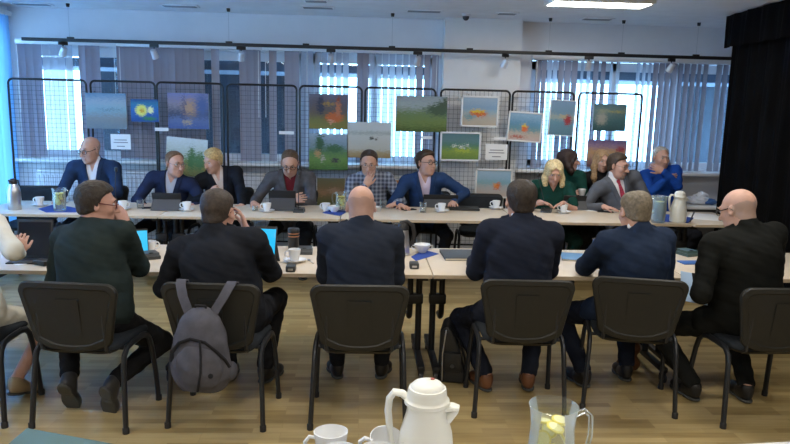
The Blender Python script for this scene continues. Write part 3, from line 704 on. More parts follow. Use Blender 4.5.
CH['Y'] = dup(base_chair, (-3.42, 7.1, 0), R(186), 'empty black chair behind the steel flask', GB)
# ================================================================== people
def npv(v): return np.array([v[0], v[1], v[2]], float)
def nrm(v): return v/(np.linalg.norm(v)+1e-12)
def rotm(yaw=0, pitch=0, roll=0):
    """head frame: yaw + turns to the person's left, pitch + nods down, roll + leans to the person's right"""
    return np.array(Matrix.Rotation(R(yaw), 3, 'Z') @ Matrix.Rotation(R(-pitch), 3, 'X') @ Matrix.Rotation(R(roll), 3, 'Y'))
def ik(a, c, l1, l2, pole):
    d = c-a; L = np.linalg.norm(d); L2 = min(L, (l1+l2)*.995); u = d/L; c = a+u*L2
    x = (l1*l1-l2*l2+L2*L2)/(2*L2); hgt = math.sqrt(max(l1*l1-x*x, 1e-6)); p = pole-u*(pole@u); p = nrm(p)
    return a+u*x+p*hgt, c
def skin(name, col): return mat(name, (col[0]*.93, col[1]*.84, col[2]*.82), .55, 0, .06, 30, .05, 120, .35)
m_lip = mat('lips', (.44, .235, .19), .55); m_eye = mat('eye_white', (.50, .47, .45), .35); m_iris = mat('iris_dark', (.03, .02, .015), .2)
m_gl = mat('glasses_frame_dark', (.012, .010, .012), .3)
Z3 = np.array([0, 0, 1.])

def head_prims(S, T, sc, ears=True, neck=None, fem=False):
    """T(p): head frame -> local; adds the head to S"""
    c = lambda *p: T(np.array(p)*sc)
    Rh = T.R
    S.ell(c(0, -.018, .033), np.array((.075, .094, .085))*sc, Rh, .03)
    S.ell(c(0, .028, -.02), np.array((.063 if fem else .067, .066, .088))*sc, Rh, .03)
    S.ell(c(0, .040, -.078), np.array((.047 if fem else .058, .045, .036))*sc, Rh, .035)
    S.ell(c(0, .074, -.100), np.array((.020, .016, .016))*sc, Rh, .025)
    S.cap(c(-.028, .086, .030), c(.028, .086, .030), .010*sc, k=.02)
    for s in (-1, 1):
        S.ell(c(s*.040, .064, -.022), np.array((.022, .022, .02))*sc, Rh, .025)
        S.ell(c(s*.031, .104, .010), np.array((.018, .016, .012))*sc, Rh, .012, 's')
    S.cap(c(0, .092, .012), c(0, .118, -.030), .008*sc, .0125*sc, k=.012)
    for s in (-1, 1): S.ell(c(s*.011, .100, -.034), np.array((.009, .011, .008))*sc, Rh, .008)
    S.cap(c(-.017, .091, -.060), c(.017, .091, -.060), .0065*sc, k=.006)
    S.cap(c(-.014, .090, -.071), c(.014, .090, -.071), .0075*sc, k=.006)
    if ears:
        for s in (-1, 1):
            S.ell(c(s*.081, -.004, -.002), np.array((.009, .019, .032))*sc, Rh @ rotm(-s*22, -8), .008)
            S.ell(c(s*.089, -.001, .002), np.array((.006, .009, .016))*sc, Rh @ rotm(-s*22), .005, 's')

class Frame:
    def __init__(s, Rm, o): s.R = Rm; s.o = o
    def __call__(s, p): return s.o+s.R @ np.asarray(p, float)
    def inv(s, P): return (P-s.o) @ s.R

def hand_prims(S, wrist, d, n, side, curl=.5, sc=1, spread=1.0):
    """d pointing direction, n palm normal, side +1 right hand, -1 left: thumb side from d x n"""
    d = nrm(d); n = nrm(n-d*(n@d)); t = np.cross(n, d)*side     # towards the thumb
    Rm = np.stack([t, d, n], 1)
    S.ell(wrist+d*.048*sc, np.array((.041, .056, .0165))*sc, Rm, .02)
    S.cap(wrist-d*.01, wrist+d*.02*sc, .025*sc, .024*sc, k=.02)
    for q, ln in ((.030, .068), (.010, .076), (-.010, .071), (-.029, .056)):
        b = wrist+d*(.092 if abs(q) < .02 else .085)*sc+t*q*sc; dd = nrm(d+t*q*3.2*spread); p = b; r = .0088*sc
        S.cap(p-dd*.03*sc, p, r*1.15, r*1.05, k=.008)
        for j, fr in enumerate((.45, .32, .25)):
            a = curl*(.5+.55*j); v = nrm(dd*math.cos(a)+n*math.sin(a)); q2 = p+v*ln*fr*sc; S.cap(p, q2, r, r*.92, k=.003); p = q2; r *= .92
    b = wrist+d*.028*sc+t*.028*sc; v1 = nrm(d*.72+t*.62+n*.28); p1 = b+v1*.038*sc; v2 = nrm(d*.92+t*.2+n*.42*(.4+curl)); p2 = p1+v2*.032*sc; p3 = p2+nrm(v2+n*.15)*.024*sc
    S.cap(b-v1*.01, p1, .0135*sc, .0105*sc, k=.014); S.cap(p1, p2, .0102*sc, .0095*sc, k=.003); S.cap(p2, p3, .0095*sc, .008*sc, k=.003)

def noise3(P, f, seed):
    a = np.sin(P@np.array([1.3, .4, 2.1])*f+seed)+np.sin(P@np.array([-.7, 1.9, .8])*f*1.3+seed*2.1)+np.sin(P@np.array([.5, -1.1, 1.7])*f*1.9+seed*.7)
    return a/3

HAIRMATS = {}
def hairmat(col):
    if col in HAIRMATS: return HAIRMATS[col]
    m = mat('hair_%d' % len(HAIRMATS), col, .55, 0, .35, 60, .5, 140, .4); HAIRMATS[col] = m; return m

def person(label, root, face, head, hy=0, hp=0, hr=0, sc=1., skin_col=(.56, .36, .28), hair=None, clothes=None, hands=None, feet=None, trousers=(.015, .016, .02), shoes=(.012, .012, .013),
           twist=0, fat=0, beard=None, glasses=None, fem=False, h=.0065, head_sc=None, neck=1., neck_l=.052, pelvis_z=.565, roll_sh=0, bow=.03, elbow=None, detail=True, group=None, hip_dx=0, legs=True, shw=.188, eyes=True, bare_legs=False):
    """root: seat point on the floor (world x, y); face: facing angle, 0 = away from the camera; head: world head centre"""
    Mw = Matrix.Translation((root[0], root[1], 0)) @ Matrix.Rotation(R(face), 4, 'Z'); Mi = Mw.inverted()
    w2l = lambda p: npv(Mi @ Vector(p))
    if head_sc is None: head_sc = 1.07 if abs(face) > 90 else .99
    H = w2l(head); Rh = rotm(hy, hp, hr); T = Frame(Rh, H); hs = sc*head_sc*(1.0 if not fem else .97)
    Pp = np.array([hip_dx, 0, pelvis_z])
    w0 = nrm(H-Pp); up = Rh[:, 2]
    nd = nrm(.62*w0+.38*up)
    base = T(np.array([0, -.022, -.075])*hs)           # skull base
    N = base-nd*neck_l*sc
    L = np.linalg.norm(N-Pp); w = (N-Pp)/L
    tw = R(twist); ux = np.array([math.cos(tw), math.sin(tw), 0]); ux = nrm(ux-w*(ux@w)); rs = R(roll_sh); v = np.cross(w, ux)
    ux2 = ux*math.cos(rs)-w*math.sin(rs)              # + lowers the person's right shoulder
    u0 = np.array([1., 0, 0]); RT = np.stack([ux, v, w], 1)
    half = nrm(u0+ux); half = nrm(half-w*(half@w)); RM = np.stack([half, np.cross(w, half), w], 1)
    k = L/.50
    SH = {s: N-w*.055*sc+ux2*s*shw*sc+v*.012 for s in (-1, 1)}
    hd = hands or {}
    ARM = {}
    for s in (-1, 1):
        q = hd.get(s, {}) or {}
        tgt = q.get('at'); d = q.get('d'); n = q.get('n')
        if tgt is None: tgt = np.array([s*.16, .42, .775]); d = np.array([-s*.45, .9, -.05]); n = np.array([0, 0, -1.])
        else: tgt = w2l(tgt); d = npv(Mi.to_3x3() @ Vector(d)); n = npv(Mi.to_3x3() @ Vector(n))
        d = nrm(d); wr = tgt-d*.085*sc
        pole = (elbow or {}).get(s); pole = np.array([s*.55, -.25, -.9]) if pole is None else np.array(pole, float)
        E, wr2 = ik(SH[s], wr, .285*sc, .255*sc, pole)
        ARM[s] = (SH[s], E, wr2, d, n, q.get('curl', .5), np.linalg.norm(wr2-wr))
    hip = {s: Pp+np.array([s*.095*sc, .01, -.03]) for s in (-1, 1)}
    FT = feet or {}
    LEG = {}
    for s in (-1, 1):
        q = FT.get(s, {}); an = np.array(q.get('ankle', (s*.13, .44, .095)), float); fd = nrm(np.array(q.get('dir', (s*.15, 1, -.06)), float)); fu = np.array(q.get('up', (0, 0, 1)), float); fu = nrm(fu-fd*(fu@fd))
        pole = np.array(q.get('pole', (s*.18, .6, .75)), float)
        K, an2 = ik(hip[s], an, .435*sc, .415*sc, pole); LEG[s] = (hip[s], K, an2, fd, fu)
    def torso(S, o, neck=False, shc=1., oa=0):
        fk = fat
        S.ell(Pp+w*.02, ((.170+.02*fk)*sc+o, (.125+.03*fk)*sc+o, .13*sc+o), RM, .04)
        S.ell(Pp+w*.17*k+v*.02*fk-v*bow*.5, ((.152+.035*fk)*sc+o, (.112+.05*fk)*sc+o, .17*k*sc+o), RM, .06)
        S.ell(Pp+w*.335*k-v*bow, ((.160+.02*fk)*sc+o, (.112+.018*fk)*sc+o, .155*k+o), RT, .06)
        if fem:
            for s in (-1, 1): S.ell(Pp+w*.30*k+v*(.075-bow)+ux*s*.07*sc, (.058+o*.5, .052+o*.6, .058+o*.5), RT, .04)
        S.ell(N-w*.085*sc-v*bow*.6, (.150*sc+o, .088*sc+o, .075*sc+o), RT, .06)
        for s in (-1, 1):
            S.cap(N-w*.01-v*.01, SH[s]-ux2*s*.02, .046*sc+o*.9, .052*sc+o, k=.045)
    def arm(S, s, r, frac=1., o=0.):
        a, e, wr = ARM[s][:3]
        S.cap(a, e, r[0]*sc+o, r[1]*sc+o, k=.03)
        if frac > 0: S.cap(e, e+(wr-e)*frac, r[1]*sc+o, r[2]*sc+o, k=.02)
    # ---- the body itself
    B = SDF(); torso(B, -.012)
    B.cap(N-w*.03, base+up*.02, (.061 if not fem else .049)*sc*neck, (.056 if not fem else .046)*sc*neck, k=.03)
    head_prims(B, T, hs, fem=fem)
    for s in (-1, 1):
        arm(B, s, (.046, .037, .026)); hand_prims(B, ARM[s][2], ARM[s][3], ARM[s][4], s, ARM[s][5], sc*(.92 if fem else 1))
        if legs:
            hq, K, an, fd, fu = LEG[s]
            B.cap(hq, K, .078*sc, .052*sc, k=.03); B.cap(K, an, .050*sc, .034*sc, k=.02); B.cap(an, an+fd*.12-fu*.05, .03, .022, k=.02)
    sk = skin('skin_%02d%02d' % (int(skin_col[0]*99), int(skin_col[2]*99)), skin_col)
    def lipsel(C):
        q = T.inv(C)/hs; r = ((np.abs(q[:, 0]) < .022) & (q[:, 1] > .088) & (q[:, 2] < -.055) & (q[:, 2] > -.079)).astype(int)
        if hair and hair[0] == 'bald':
            zl = np.interp(q[:, 1], [-.13, -.05, -.01, .03], [-.075, -.07, -.035, .05]); zh = np.interp(q[:, 1], [-.13, -.06, .0, .04], [.03, .035, .03, .04])+.006*np.sin(q[:, 0]*90)
            r[(q[:, 2] > zl) & (q[:, 2] < zh) & (q[:, 1] < .035) & (np.abs(q[:, 0]) < .083)] = 2
        return r
    body = sdf_mesh('person', B, h, [sk, m_lip, skin('stubble_%d' % int(hair[1][1]*999), hair[1]) if hair else sk], None, lipsel, keep='one'); body.matrix_world = Mw
    meta(body, label, 'person', group)
    def child(name, S, m, hh=None, **kw):
        o = sdf_mesh(name, S, hh or h, m, body, **kw); return o
    # ---- hair
    if hair and hair[0] != 'bald':
        st, col = hair[0], hair[1]; opt = hair[2] if len(hair) > 2 else {}
        S = SDF(); c = lambda *p: T(np.array(p)*hs); th = opt.get('th', .010)
        S.ell(c(0, -.018, .033), np.array((.075, .094, .085))*hs+th, Rh, .03)
        S.ell(c(0, .018, -.01), np.array((.062, .062, .082))*hs+th*.6, Rh, .03)
        S.ell(c(0, -.045, -.045), np.array((.055, .045, .05))*hs+th*.6, Rh, .03)
        S.ell(c(0, -.018, .068), np.array((.071, .080, .037))*hs+th*.5, Rh, .03)
        if opt.get('top'): S.ell(c(opt.get('part', 0)*.02, .002, .088), np.array((.062, .070, .037))*hs, Rh, .03)
        yy = np.array([-.13, -.09, -.05, -.02, .0, .02, .045, .07, .12]); fo = opt.get('fore', 0.)+.014
        zz = np.array([-.070, -.070, -.058, -.042, -.028, .046, .060+fo*.8, .068+fo, .072+fo])
        if st == 'long': zz = np.array([-.2, -.2, -.2, -.12, -.08, -.03, .04, .075, .08])
        def cut(Q):
            q = T.inv(Q)/hs; z = np.interp(q[:, 1], yy, zz)+opt.get('sweep', 0)*q[:, 0]*(q[:, 1] > .02); g = (z-q[:, 2])*.75
            if st == 'bald':
                zt = np.interp(q[:, 1], [-.13, -.06, .0, .05], [.045, .05, .035, .03])+opt.get('ring', 0); g = np.maximum(g, (q[:, 2]-zt)*.75)
            if st == 'crown':       # thin on top
                cc = np.array(opt.get('spot', (0, -.02, .125))); g = np.maximum(g, opt.get('rad', .055)-np.linalg.norm((q-cc)*np.array([1, .75, 1]), axis=1))
            return g
        if st == 'long':
            ln = opt.get('len', .2)
            for s in (-1, 1):
                S.cap(c(s*.062, -.03, .03), c(s*.082, .012, -.07), .034*hs, .036*hs, k=.03); S.cap(c(s*.082, .012, -.07), c(s*.086, .045, -.07-ln*.55), .036*hs, .030*hs, k=.03); S.cap(c(s*.086, .045, -.07-ln*.55), c(s*.070, .055, -.07-ln), .030*hs, .014*hs, k=.03)
            S.cap(c(0, -.07, .02), c(0, -.085, -.07-ln*.5), .07*hs, .06*hs, k=.04)
            S.cap(c(-.045, .068, .062), c(-.066, .045, -.02), .018*hs, .018*hs, k=.02); S.cap(c(.045, .068, .062), c(.066, .045, -.02), .018*hs, .018*hs, k=.02)
            def cut(Q):
                q = T.inv(Q)/hs; z = np.interp(np.abs(q[:, 0]), [0, .03, .05, .058, .07], [.085, .06, .0, -.3, -.6]); return np.where(q[:, 1] > .015, np.minimum((z-q[:, 2])*.6, .05), -.05)
        sd = (head[0]*7+head[1]*3) % 6
        S.fn(lambda Q: noise3((Q-H) @ np.diag([1, 1, .45]), 130, sd)*opt.get('rough', .0018)*(1 if st != 'long' else .8), 'a'); S.fn((lambda Q: cut(Q)+noise3((Q-H), 210, sd)*.0035) if st != 'long' else cut, 'i', .013 if st != 'long' else .004)
        child('hair', S, hairmat(col), .0055, keep=False)
    if beard:
        S = SDF(); c = lambda *p: T(np.array(p)*hs)
        S.ell(c(0, .040, -.078), np.array((.0555, .0475, .0395))*hs, Rh, .03); S.ell(c(0, .028, -.02), np.array((.0645, .0675, .0895))*hs, Rh, .03); S.ell(c(0, .074, -.100), np.array((.022, .018, .018))*hs, Rh, .025); S.cap(c(-.019, .093, -.050), c(.019, .093, -.050), .0065*hs, k=.01)
        def bc(Q):
            q = T.inv(Q)/hs; g = np.maximum((q[:, 2]-np.interp(q[:, 1], [0, .05, .09], [-.02, -.05, -.045]))*.8, -q[:, 1]+.0)
            return np.maximum(g, .014-np.linalg.norm((q-np.array([0, .1, -.066]))*np.array([.6, 1, 1.3]), axis=1))
        S.fn(bc, 'i'); child('beard', S, hairmat(beard), .0055, keep=False)
    c = lambda *p: Vector(T(np.array(p)*hs))
    if eyes:
        for s in (-1, 1):
            e = MB(); g = bmesh.ops.create_uvsphere(e.bm, u_segments=14, v_segments=10, radius=.0108*hs); o_ = c(s*.031, .0815, .009); f_ = Vector(Rh[:, 1])
            for fc in e.bm.faces: fc.material_index = 1 if fc.calc_center_median().normalized().dot(f_) > .86 else 0
            bmesh.ops.translate(e.bm, verts=g['verts'], vec=o_); e.build('eye', [m_eye, m_iris], body)
            MB().tube([c(s*.014, .101, .030), c(s*.030, .099, .036), c(s*.047, .086, .031)], [.003, .004, .002], 6).build('eyebrow', hairmat(hair[1] if hair else (.2, .17, .15)), body)
    if glasses:
        g = MB(); gm = mat('glasses_'+glasses, {'dark': (.012, .01, .012), 'red': (.10, .012, .015), 'metal': (.10, .09, .085)}[glasses], .3, .3); r = .0026 if glasses != 'metal' else .0016
        for s in (-1, 1):
            pts = [c(s*(.032+.026*math.cos(a)), .107-abs(math.cos(a))*.004-(.004 if math.cos(a) > 0 else 0), .006+.017*math.sin(a)*(1.1 if math.sin(a) > 0 else 1)) for a in np.linspace(0, 2*math.pi, 14, endpoint=False)]
            g.tube(pts, r*hs, 6, closed=True)
            g.tube([c(s*.058, .100, .012), c(s*.078, .075, .012), c(s*.083, .0, .016), c(s*.083, -.018, .0)], r*hs*1.1, 6)
        g.tube([c(-.008, .110, .010), c(0, .113, .012), c(.008, .110, .010)], r*hs, 6); go = g.build('glasses', gm, body)
        for s in (-1, 1): MB().lathe([(.001, 0), (.024*hs, 0)], 16, c(s*.032, .104, .006), rot=Matrix(Rh.tolist()) @ Euler((R(-90), 0, 0)).to_matrix(), sy=.66, capb=False).build('lens', glassy('spectacle_lens', (.97, .97, .98), .03, .1, 0), go)
    # ---- clothes
    tq = Frame(RT, N)
    def vcut(depth, half, S, o, sign=1):
        def f(Q):
            q = tq.inv(Q); g = (np.abs(q[:, 0])-(q[:, 2]+depth)*(half/depth))*.95; g = np.maximum(g, -q[:, 1]+.0-np.maximum(q[:, 2], 0)*.3); return -g
        S.fn(f, 'i')
    def hemcut(S, lo): S.fn(lambda Q: (Pp[2]-lo-Q[:, 2])*.9, 'i')
    sd = (root[0]*5+root[1]) % 6
    for cl in clothes or []:
        kd, m = cl['kind'], cl['mat']; S = SDF()
        if kd == 'shirt':         # worn under a jacket: trunk and collar
            torso(S, .003); S.cap(N-w*.03, N+nd*.046*sc, .067*sc, .060*sc, k=.02)
            if cl.get('open', .05): vcut(cl.get('open', .05), .03, S, 0)
            hemcut(S, .06); child('shirt', S, m)
        elif kd in ('jacket', 'top'):
            o = cl.get('o', .016); torso(S, o)
            if kd == 'jacket': S.cap(SH[-1]+w*.004+ux2*.015, SH[1]+w*.004-ux2*.015, .055*sc+o*.6, k=.04)
            fr = cl.get('sleeve', .93)
            for s in (-1, 1):
                a, e, wr = ARM[s][:3]
                if fr >= 0:
                    pad = .012 if kd == 'jacket' else 0
                    S.cap(a+ux2*s*pad, e, .052*sc+o*.8, .043*sc+o*.75, k=.035)
                    if fr > 0: S.cap(e, e+(wr-e)*fr, .043*sc+o*.75, .030*sc+o*.75, k=.02)
                else: S.cap(a, a+(e-a)*-fr, .050*sc+o, .048*sc+o, k=.03)
                if legs and kd == 'jacket': hq, K = LEG[s][:2]; S.cap(hq, hq+(K-hq)*.28, .095*sc+o, .085*sc+o, k=.04)
            if kd == 'jacket' or cl.get('collar'): S.cap(N-w*.03-v*.004, N+nd*cl.get('collar', .034)*sc-v*.010, .078*sc, .066*sc, k=.02)
            if cl.get('crew'): S.cap(N-w*.04, N+nd*.012, .070*sc, .060*sc, k=.02)
            wr_ = cl.get('wrinkle', .0035)
            S.fn(lambda Q: noise3(Q @ np.array([[1, .3, .5], [-.2, 1, .4], [.3, -.4, 1.1]]), 15, sd)*wr_+noise3(Q @ np.array([[.8, .5, .6], [-.6, .7, .8], [.4, -.9, .9]]), 33, sd+2)*wr_*.4, 'a')
            if cl.get('v'):
                dp, hf = cl['v']
                def lap(Q):
                    q = tq.inv(Q); g = np.abs(np.abs(q[:, 0])-(q[:, 2]+dp)*(hf/dp)-.022); return np.where((q[:, 1] > 0) & (g < .024) & (q[:, 2] > -dp), -.009, 0.)
                if kd == 'jacket': S.fn(lap, 'a')
                vcut(dp, hf, S, o)
            hemcut(S, cl.get('hem', .10)); nm = cl.get('name', 'jacket')
            jo = child(nm, S, m)
            if kd == 'jacket' and cl.get('buttons', True) and cl.get('v'):
                pass
        elif kd == 'tie':
            t_ = MB(); pts = []
            for f in (0.012, .03, .055, .12, .2, .28): pts.append((f, (.016, .020, .013, .020, .028, .034)[len(pts)]))
            rows = []
            Dp = SDF(); torso(Dp, .004); Dp.cap(N-w*.03, N+nd*.046*sc, .067*sc, .060*sc, k=.02)
            for f, hw in pts:
                row = []
                for q in (-1, 0, 1):
                    p0 = N+w*(-f)+ux*hw*q; lo_, hi_ = 0., .3
                    ts = np.linspace(0, .3, 90); dd = Dp.ev(p0+v*ts[:, None]); ok = np.nonzero(dd > .004-(.002 if q else 0))[0]; tt = ts[ok[0]] if len(ok) else .1
                    row.append(tuple(p0+v*(tt+.004)))
                rows.append(row)
            t_.sheet(rows, .004); t_.build('tie', m, body)
        elif kd == 'collar':
            S.cap(N-w*.015, N+nd*.035*sc, .070*sc, .061*sc, k=.0); S.cap(N-w*.1, base+up*.05, .060*sc, .052*sc, k=.0, op='s'); vcut(.06, .035, S, 0); child('collar', S, m, .005)
    if legs:
        mt = fabric('trousers_%d%d%d' % tuple(int(q*400) for q in trousers), trousers); S = SDF()
        S.ell(Pp+w*.0, ((.170+.02*fat)*sc+.008, (.125+.03*fat)*sc+.008, .125*sc), RM, .04)
        for s in (-1, 1):
            hq, K, an, fd, fu = LEG[s]
            S.cap(hq, K, .088*sc, .066*sc, k=.03); e = K+(an-K)*.92
            if not bare_legs: S.cap(K, e, .064*sc, .050*sc, k=.02)
        S.fn(lambda Q: noise3(Q, 32, sd)*.004, 'a'); S.fn(lambda Q: (Q[:, 2]-Pp[2]-.12)*.9, 'i'); child('skirt' if bare_legs else 'trousers', S, mt)
    if legs:
        ms = mat('shoe_%d%d%d' % tuple(int(q*300) for q in shoes), shoes, .38)
        for s in (-1, 1):
            hq, K, an, fd, fu = LEG[s]; fr = np.cross(fd, fu); RF = np.stack([fr, fd, fu], 1); S = SDF(); sole = an-fu*.075
            S.ell(sole+fd*.135+fu*.022, np.array((.046, .085, .036))*sc, RF, .03); S.ell(sole+fd*.02+fu*.032, np.array((.037, .062, .046))*sc, RF, .03); S.cap(an, an+fd*.05-fu*.035, .040*sc, .034*sc, k=.03)
            S.fn(lambda Q, sole=sole, fu=fu: -((Q-sole)@fu)-.0, 'i'); S.fn(lambda Q, an=an, fu=fu: ((Q-an)@fu)-.022, 'i')
            so = child('shoe', S, ms, .0055)
            q = SDF(); q.ell(sole+fd*.135, np.array((.048, .088, .03))*sc, RF, .02); q.ell(sole+fd*.02, np.array((.040, .066, .03))*sc, RF, .02); q.fn(lambda Q, sole=sole, fu=fu: np.abs((Q-sole)@fu+.005)-.008, 'i')
            q.fn(lambda Q, sole=sole, fu=fu, fd=fd: np.where((((Q-sole)@fd) > .045) & (((Q-sole)@fd) < .075), .02-((Q-sole)@fu+.013)*4, -1)*.3, 'i')
            qo = sdf_mesh('sole', q, .0055, mat('shoe_sole', (.065, .068, .066), .7), so, keep=False)
    print('person', label[:40], 'spine %.2f' % L, 'head z %.2f' % head[2], 'short reach', ['%.2f' % ARM[s][6] for s in (-1, 1)], 'leg', ['%.2f' % np.linalg.norm(LEG[s][2]-np.array(FT.get(s, {}).get('ankle', (s*.13, .44, .095)))) for s in (-1, 1)])
    return body

# hand recipes, all in world space. row facing away = +y, row facing the camera = -y
def flat(p, dirn, n=(0, 0, -1), curl=.25): return dict(at=p, d=dirn, n=n, curl=curl)
def up_(px, py, Y): return on_y(px, py, Y)

navy = fabric('navy_suit', (0.0187, 0.0243, 0.0393)); navy2 = fabric('blue_navy_suit', (0.0205, 0.0328, 0.0655)); dnavy = fabric('dark_suit', (0.0131, 0.0149, 0.0205)); blk = fabric('black_jacket', (0.0086, 0.0094, 0.0086))
green_sw = fabric('dark_teal_pullover', (0.0187, 0.0281, 0.0281)); bright_navy = fabric('bright_navy_blazer', (.020, .045, .12)); grey_bl = fabric('grey_blazer', (.075, .075, .085), noise=.25); grey_suit = fabric('grey_suit', (.10, .11, .135))
white_sh = fabric('white_shirt', (.72, .73, .78), .2, .04); pink_sh = fabric('pale_pink_shirt', (.66, .55, .66), .2, .04); lav_sh = fabric('pale_blue_shirt', (.45, .48, .58), .2, .05); red_sh = fabric('dark_red_shirt', (.12, .015, .022)); blue_sw = fabric('royal_blue_pullover', (.012, .065, .34)); dgreen = fabric('dark_green_dress', (.008, .045, .036)); cream = fabric('cream_blouse', (.62, .60, .53), .3, .05)
plaid = mat('plaid_shirt', (.1, .12, .18), .85); nt, b = nodes_of(plaid)
tc = nt.nodes.new('ShaderNodeTexCoord'); cur = None
sx = nt.nodes.new('ShaderNodeSeparateXYZ'); nt.links.new(tc.outputs['Object'], sx.inputs[0])
def stripe(sock, f, off):
    a = nt.nodes.new('ShaderNodeMath'); a.operation = 'MULTIPLY_ADD'; a.inputs[1].default_value = f; a.inputs[2].default_value = off; nt.links.new(sock, a.inputs[0])
    s_ = nt.nodes.new('ShaderNodeMath'); s_.operation = 'SINE'; nt.links.new(a.outputs[0], s_.inputs[0]); g = nt.nodes.new('ShaderNodeMath'); g.operation = 'GREATER_THAN'; g.inputs[1].default_value = .15; nt.links.new(s_.outputs[0], g.inputs[0]); return g.outputs[0]
a1 = stripe(sx.outputs[0], 150, 0); a2 = stripe(sx.outputs[2], 150, .5)
ad = nt.nodes.new('ShaderNodeMath'); ad.operation = 'ADD'; nt.links.new(a1, ad.inputs[0]); nt.links.new(a2, ad.inputs[1]); hv = nt.nodes.new('ShaderNodeMath'); hv.operation = 'MULTIPLY'; hv.inputs[1].default_value = .5; nt.links.new(ad.outputs[0], hv.inputs[0])
cr = nt.nodes.new('ShaderNodeValToRGB'); cr.color_ramp.elements[0].color = (.05, .06, .10, 1); cr.color_ramp.elements[1].color = (.26, .30, .38, 1); cr.color_ramp.interpolation = 'LINEAR'; nt.links.new(hv.outputs[0], cr.inputs[0]); nt.links.new(cr.outputs[0], b.inputs['Base Color'])
redtie = mat('red_patterned_tie', (.35, .03, .07), .6, noise=.6, nscale=60)

def suit(m, sh, v=(.36, .066), tie=None, open=.07, **kw):
    c = [dict(kind='shirt', mat=sh, open=open), dict(kind='jacket', mat=m, v=v, **kw), dict(kind='collar', mat=sh)]
    if tie: c.append(dict(kind='tie', mat=tie))
    return c

def seat(k, fwd=.0, dx=0):
    o = CH[k]; a = o.rotation_euler.z; return (o.location.x-math.sin(a)*fwd+math.cos(a)*dx, o.location.y+math.cos(a)*fwd+math.sin(a)*dx)

# ------------------------------------------------ near row, backs to the camera
def under(l, r): return {-1: l, 1: r}
B_feet = under(dict(ankle=(-.17, -.02, .20), dir=(-.05, .55, -.83), up=(0, .83, .55)), dict(ankle=(.09, -.03, .19), dir=(-.12, .45, -.85), up=(.2, .85, .45)))
person('man in dark teal pullover and glasses with his hand at his mouth, seen from behind', seat('B', .04), -6, on_y(97, 204, 3.86), hy=-62, hp=8, hair=('short', (.030, .022, .016), dict(th=.014, top=1, rough=.003)), glasses='red', fat=.9, sc=1.02, head_sc=.97, twist=-10, skin_col=(.50, .31, .25),
       clothes=[dict(kind='top', mat=green_sw, o=.018, crew=1, name='pullover', hem=.12, wrinkle=.004)], hands={1: dict(at=on_y(117.5, 212, 3.99), d=(-.45, -.1, .85), n=(-.8, .3, .2), curl=.6), -1: flat((-1.62, 4.2, .775), (.5, .8, 0))},
       elbow={1: (.2, .25, -1), -1: (-.3, -.2, -1)}, feet=B_feet, trousers=(.014, .014, .016), shoes=(.045, .045, .048))
person('balding man in dark suit with a hand at his ear, chair with grey backpack', seat('C', .05), -4, on_y(218, 212, 3.85), hy=-14, hp=12, hair=('short', (.045, .033, .026), dict(th=.007, rough=.0012, fore=.01)), glasses='red', fat=1.1, skin_col=(.52, .33, .26),
       clothes=suit(dnavy, white_sh, wrinkle=.005), hands={1: dict(at=on_y(243, 218, 4.02), d=(-.2, .05, .95), n=(-.9, -.2, 0), curl=.7), -1: flat((-1.0, 4.25, .775), (.4, .8, 0))}, elbow={1: (.55, .15, -1), -1: (-.6, -.2, -.9)}, twist=-4, roll_sh=-2,
       feet=under(dict(ankle=(-.10, .40, .095)), dict(ankle=(.13, .38, .095), dir=(.3, 1, -.05))), shw=.196, sc=1.08)
person('bald man in navy suit seen from behind, centre of the near row', seat('D', .05), 0, on_y(361, 207, 3.84), hy=2, hp=22, hair=('bald', (.40, .27, .22), dict(th=.0045, ring=-.03, rough=.0003)), skin_col=(.55, .36, .28), fat=.8, neck=1.22, sc=1.0,
       clothes=suit(navy, white_sh, wrinkle=.004), hands={1: flat((.12, 4.22, .775), (-.5, .8, 0)), -1: flat((-.12, 4.24, .775), (.5, .8, 0))}, elbow={1: (.22, -.2, -1), -1: (-.22, -.2, -1)},
       feet=under(dict(ankle=(-.14, .45, .095), dir=(-.25, 1, -.05)), dict(ankle=(.14, .45, .095), dir=(.25, 1, -.05))), shw=.172)
person('dark haired man in dark navy suit and tan shoes seen from behind', seat('E', .06), -2, on_y(521, 202, 3.97), hy=4, hp=10, hair=('short', (.028, .020, .015), dict(th=.011, top=1, rough=.0012)), skin_col=(.52, .33, .25), fat=.8, sc=1.04,
       clothes=suit(fabric('midnight_suit', (0.0140, 0.0178, 0.0319)), white_sh, wrinkle=.004), hands={1: flat((1.10, 4.42, .775), (-.5, .8, 0)), -1: flat((.78, 4.40, .775), (.5, .8, 0))}, elbow={1: (.25, -.2, -1), -1: (-.25, -.2, -1)},
       feet=under(dict(ankle=(-.14, .10, .095), dir=(-.3, 1, -.03), pole=(-.3, .6, .7)), dict(ankle=(.13, .12, .095), dir=(.12, 1, -.03))), trousers=(.015, .018, .03), shoes=(.16, .065, .03), shw=.175)
person('grey haired man in blue suit leaning over a blue folder, seen from behind', seat('F', .07), 4, on_y(635, 212, 3.93), hy=6, hp=16, hair=('crown', (.17, .14, .10), dict(rough=.0012, th=.008, spot=(0, -.01, .135), rad=.040)), skin_col=(.54, .35, .27), fat=.9, sc=1.04, twist=8, roll_sh=4,
       clothes=suit(fabric('marine_suit', (0.0169, 0.0281, 0.0580)), white_sh, wrinkle=.004), hands={-1: flat(on_z(588, 258, .78), (.35, .9, -.05)), 1: flat((1.78, 4.35, .775), (-.5, .8, 0))}, elbow={-1: (-.6, -.1, -.7), 1: (.3, -.2, -1)},
       feet=under(dict(ankle=(-.20, .12, .095), dir=(-.2, 1, -.03)), dict(ankle=(.12, .20, .095))), trousers=(.014, .018, .032), shw=.178)
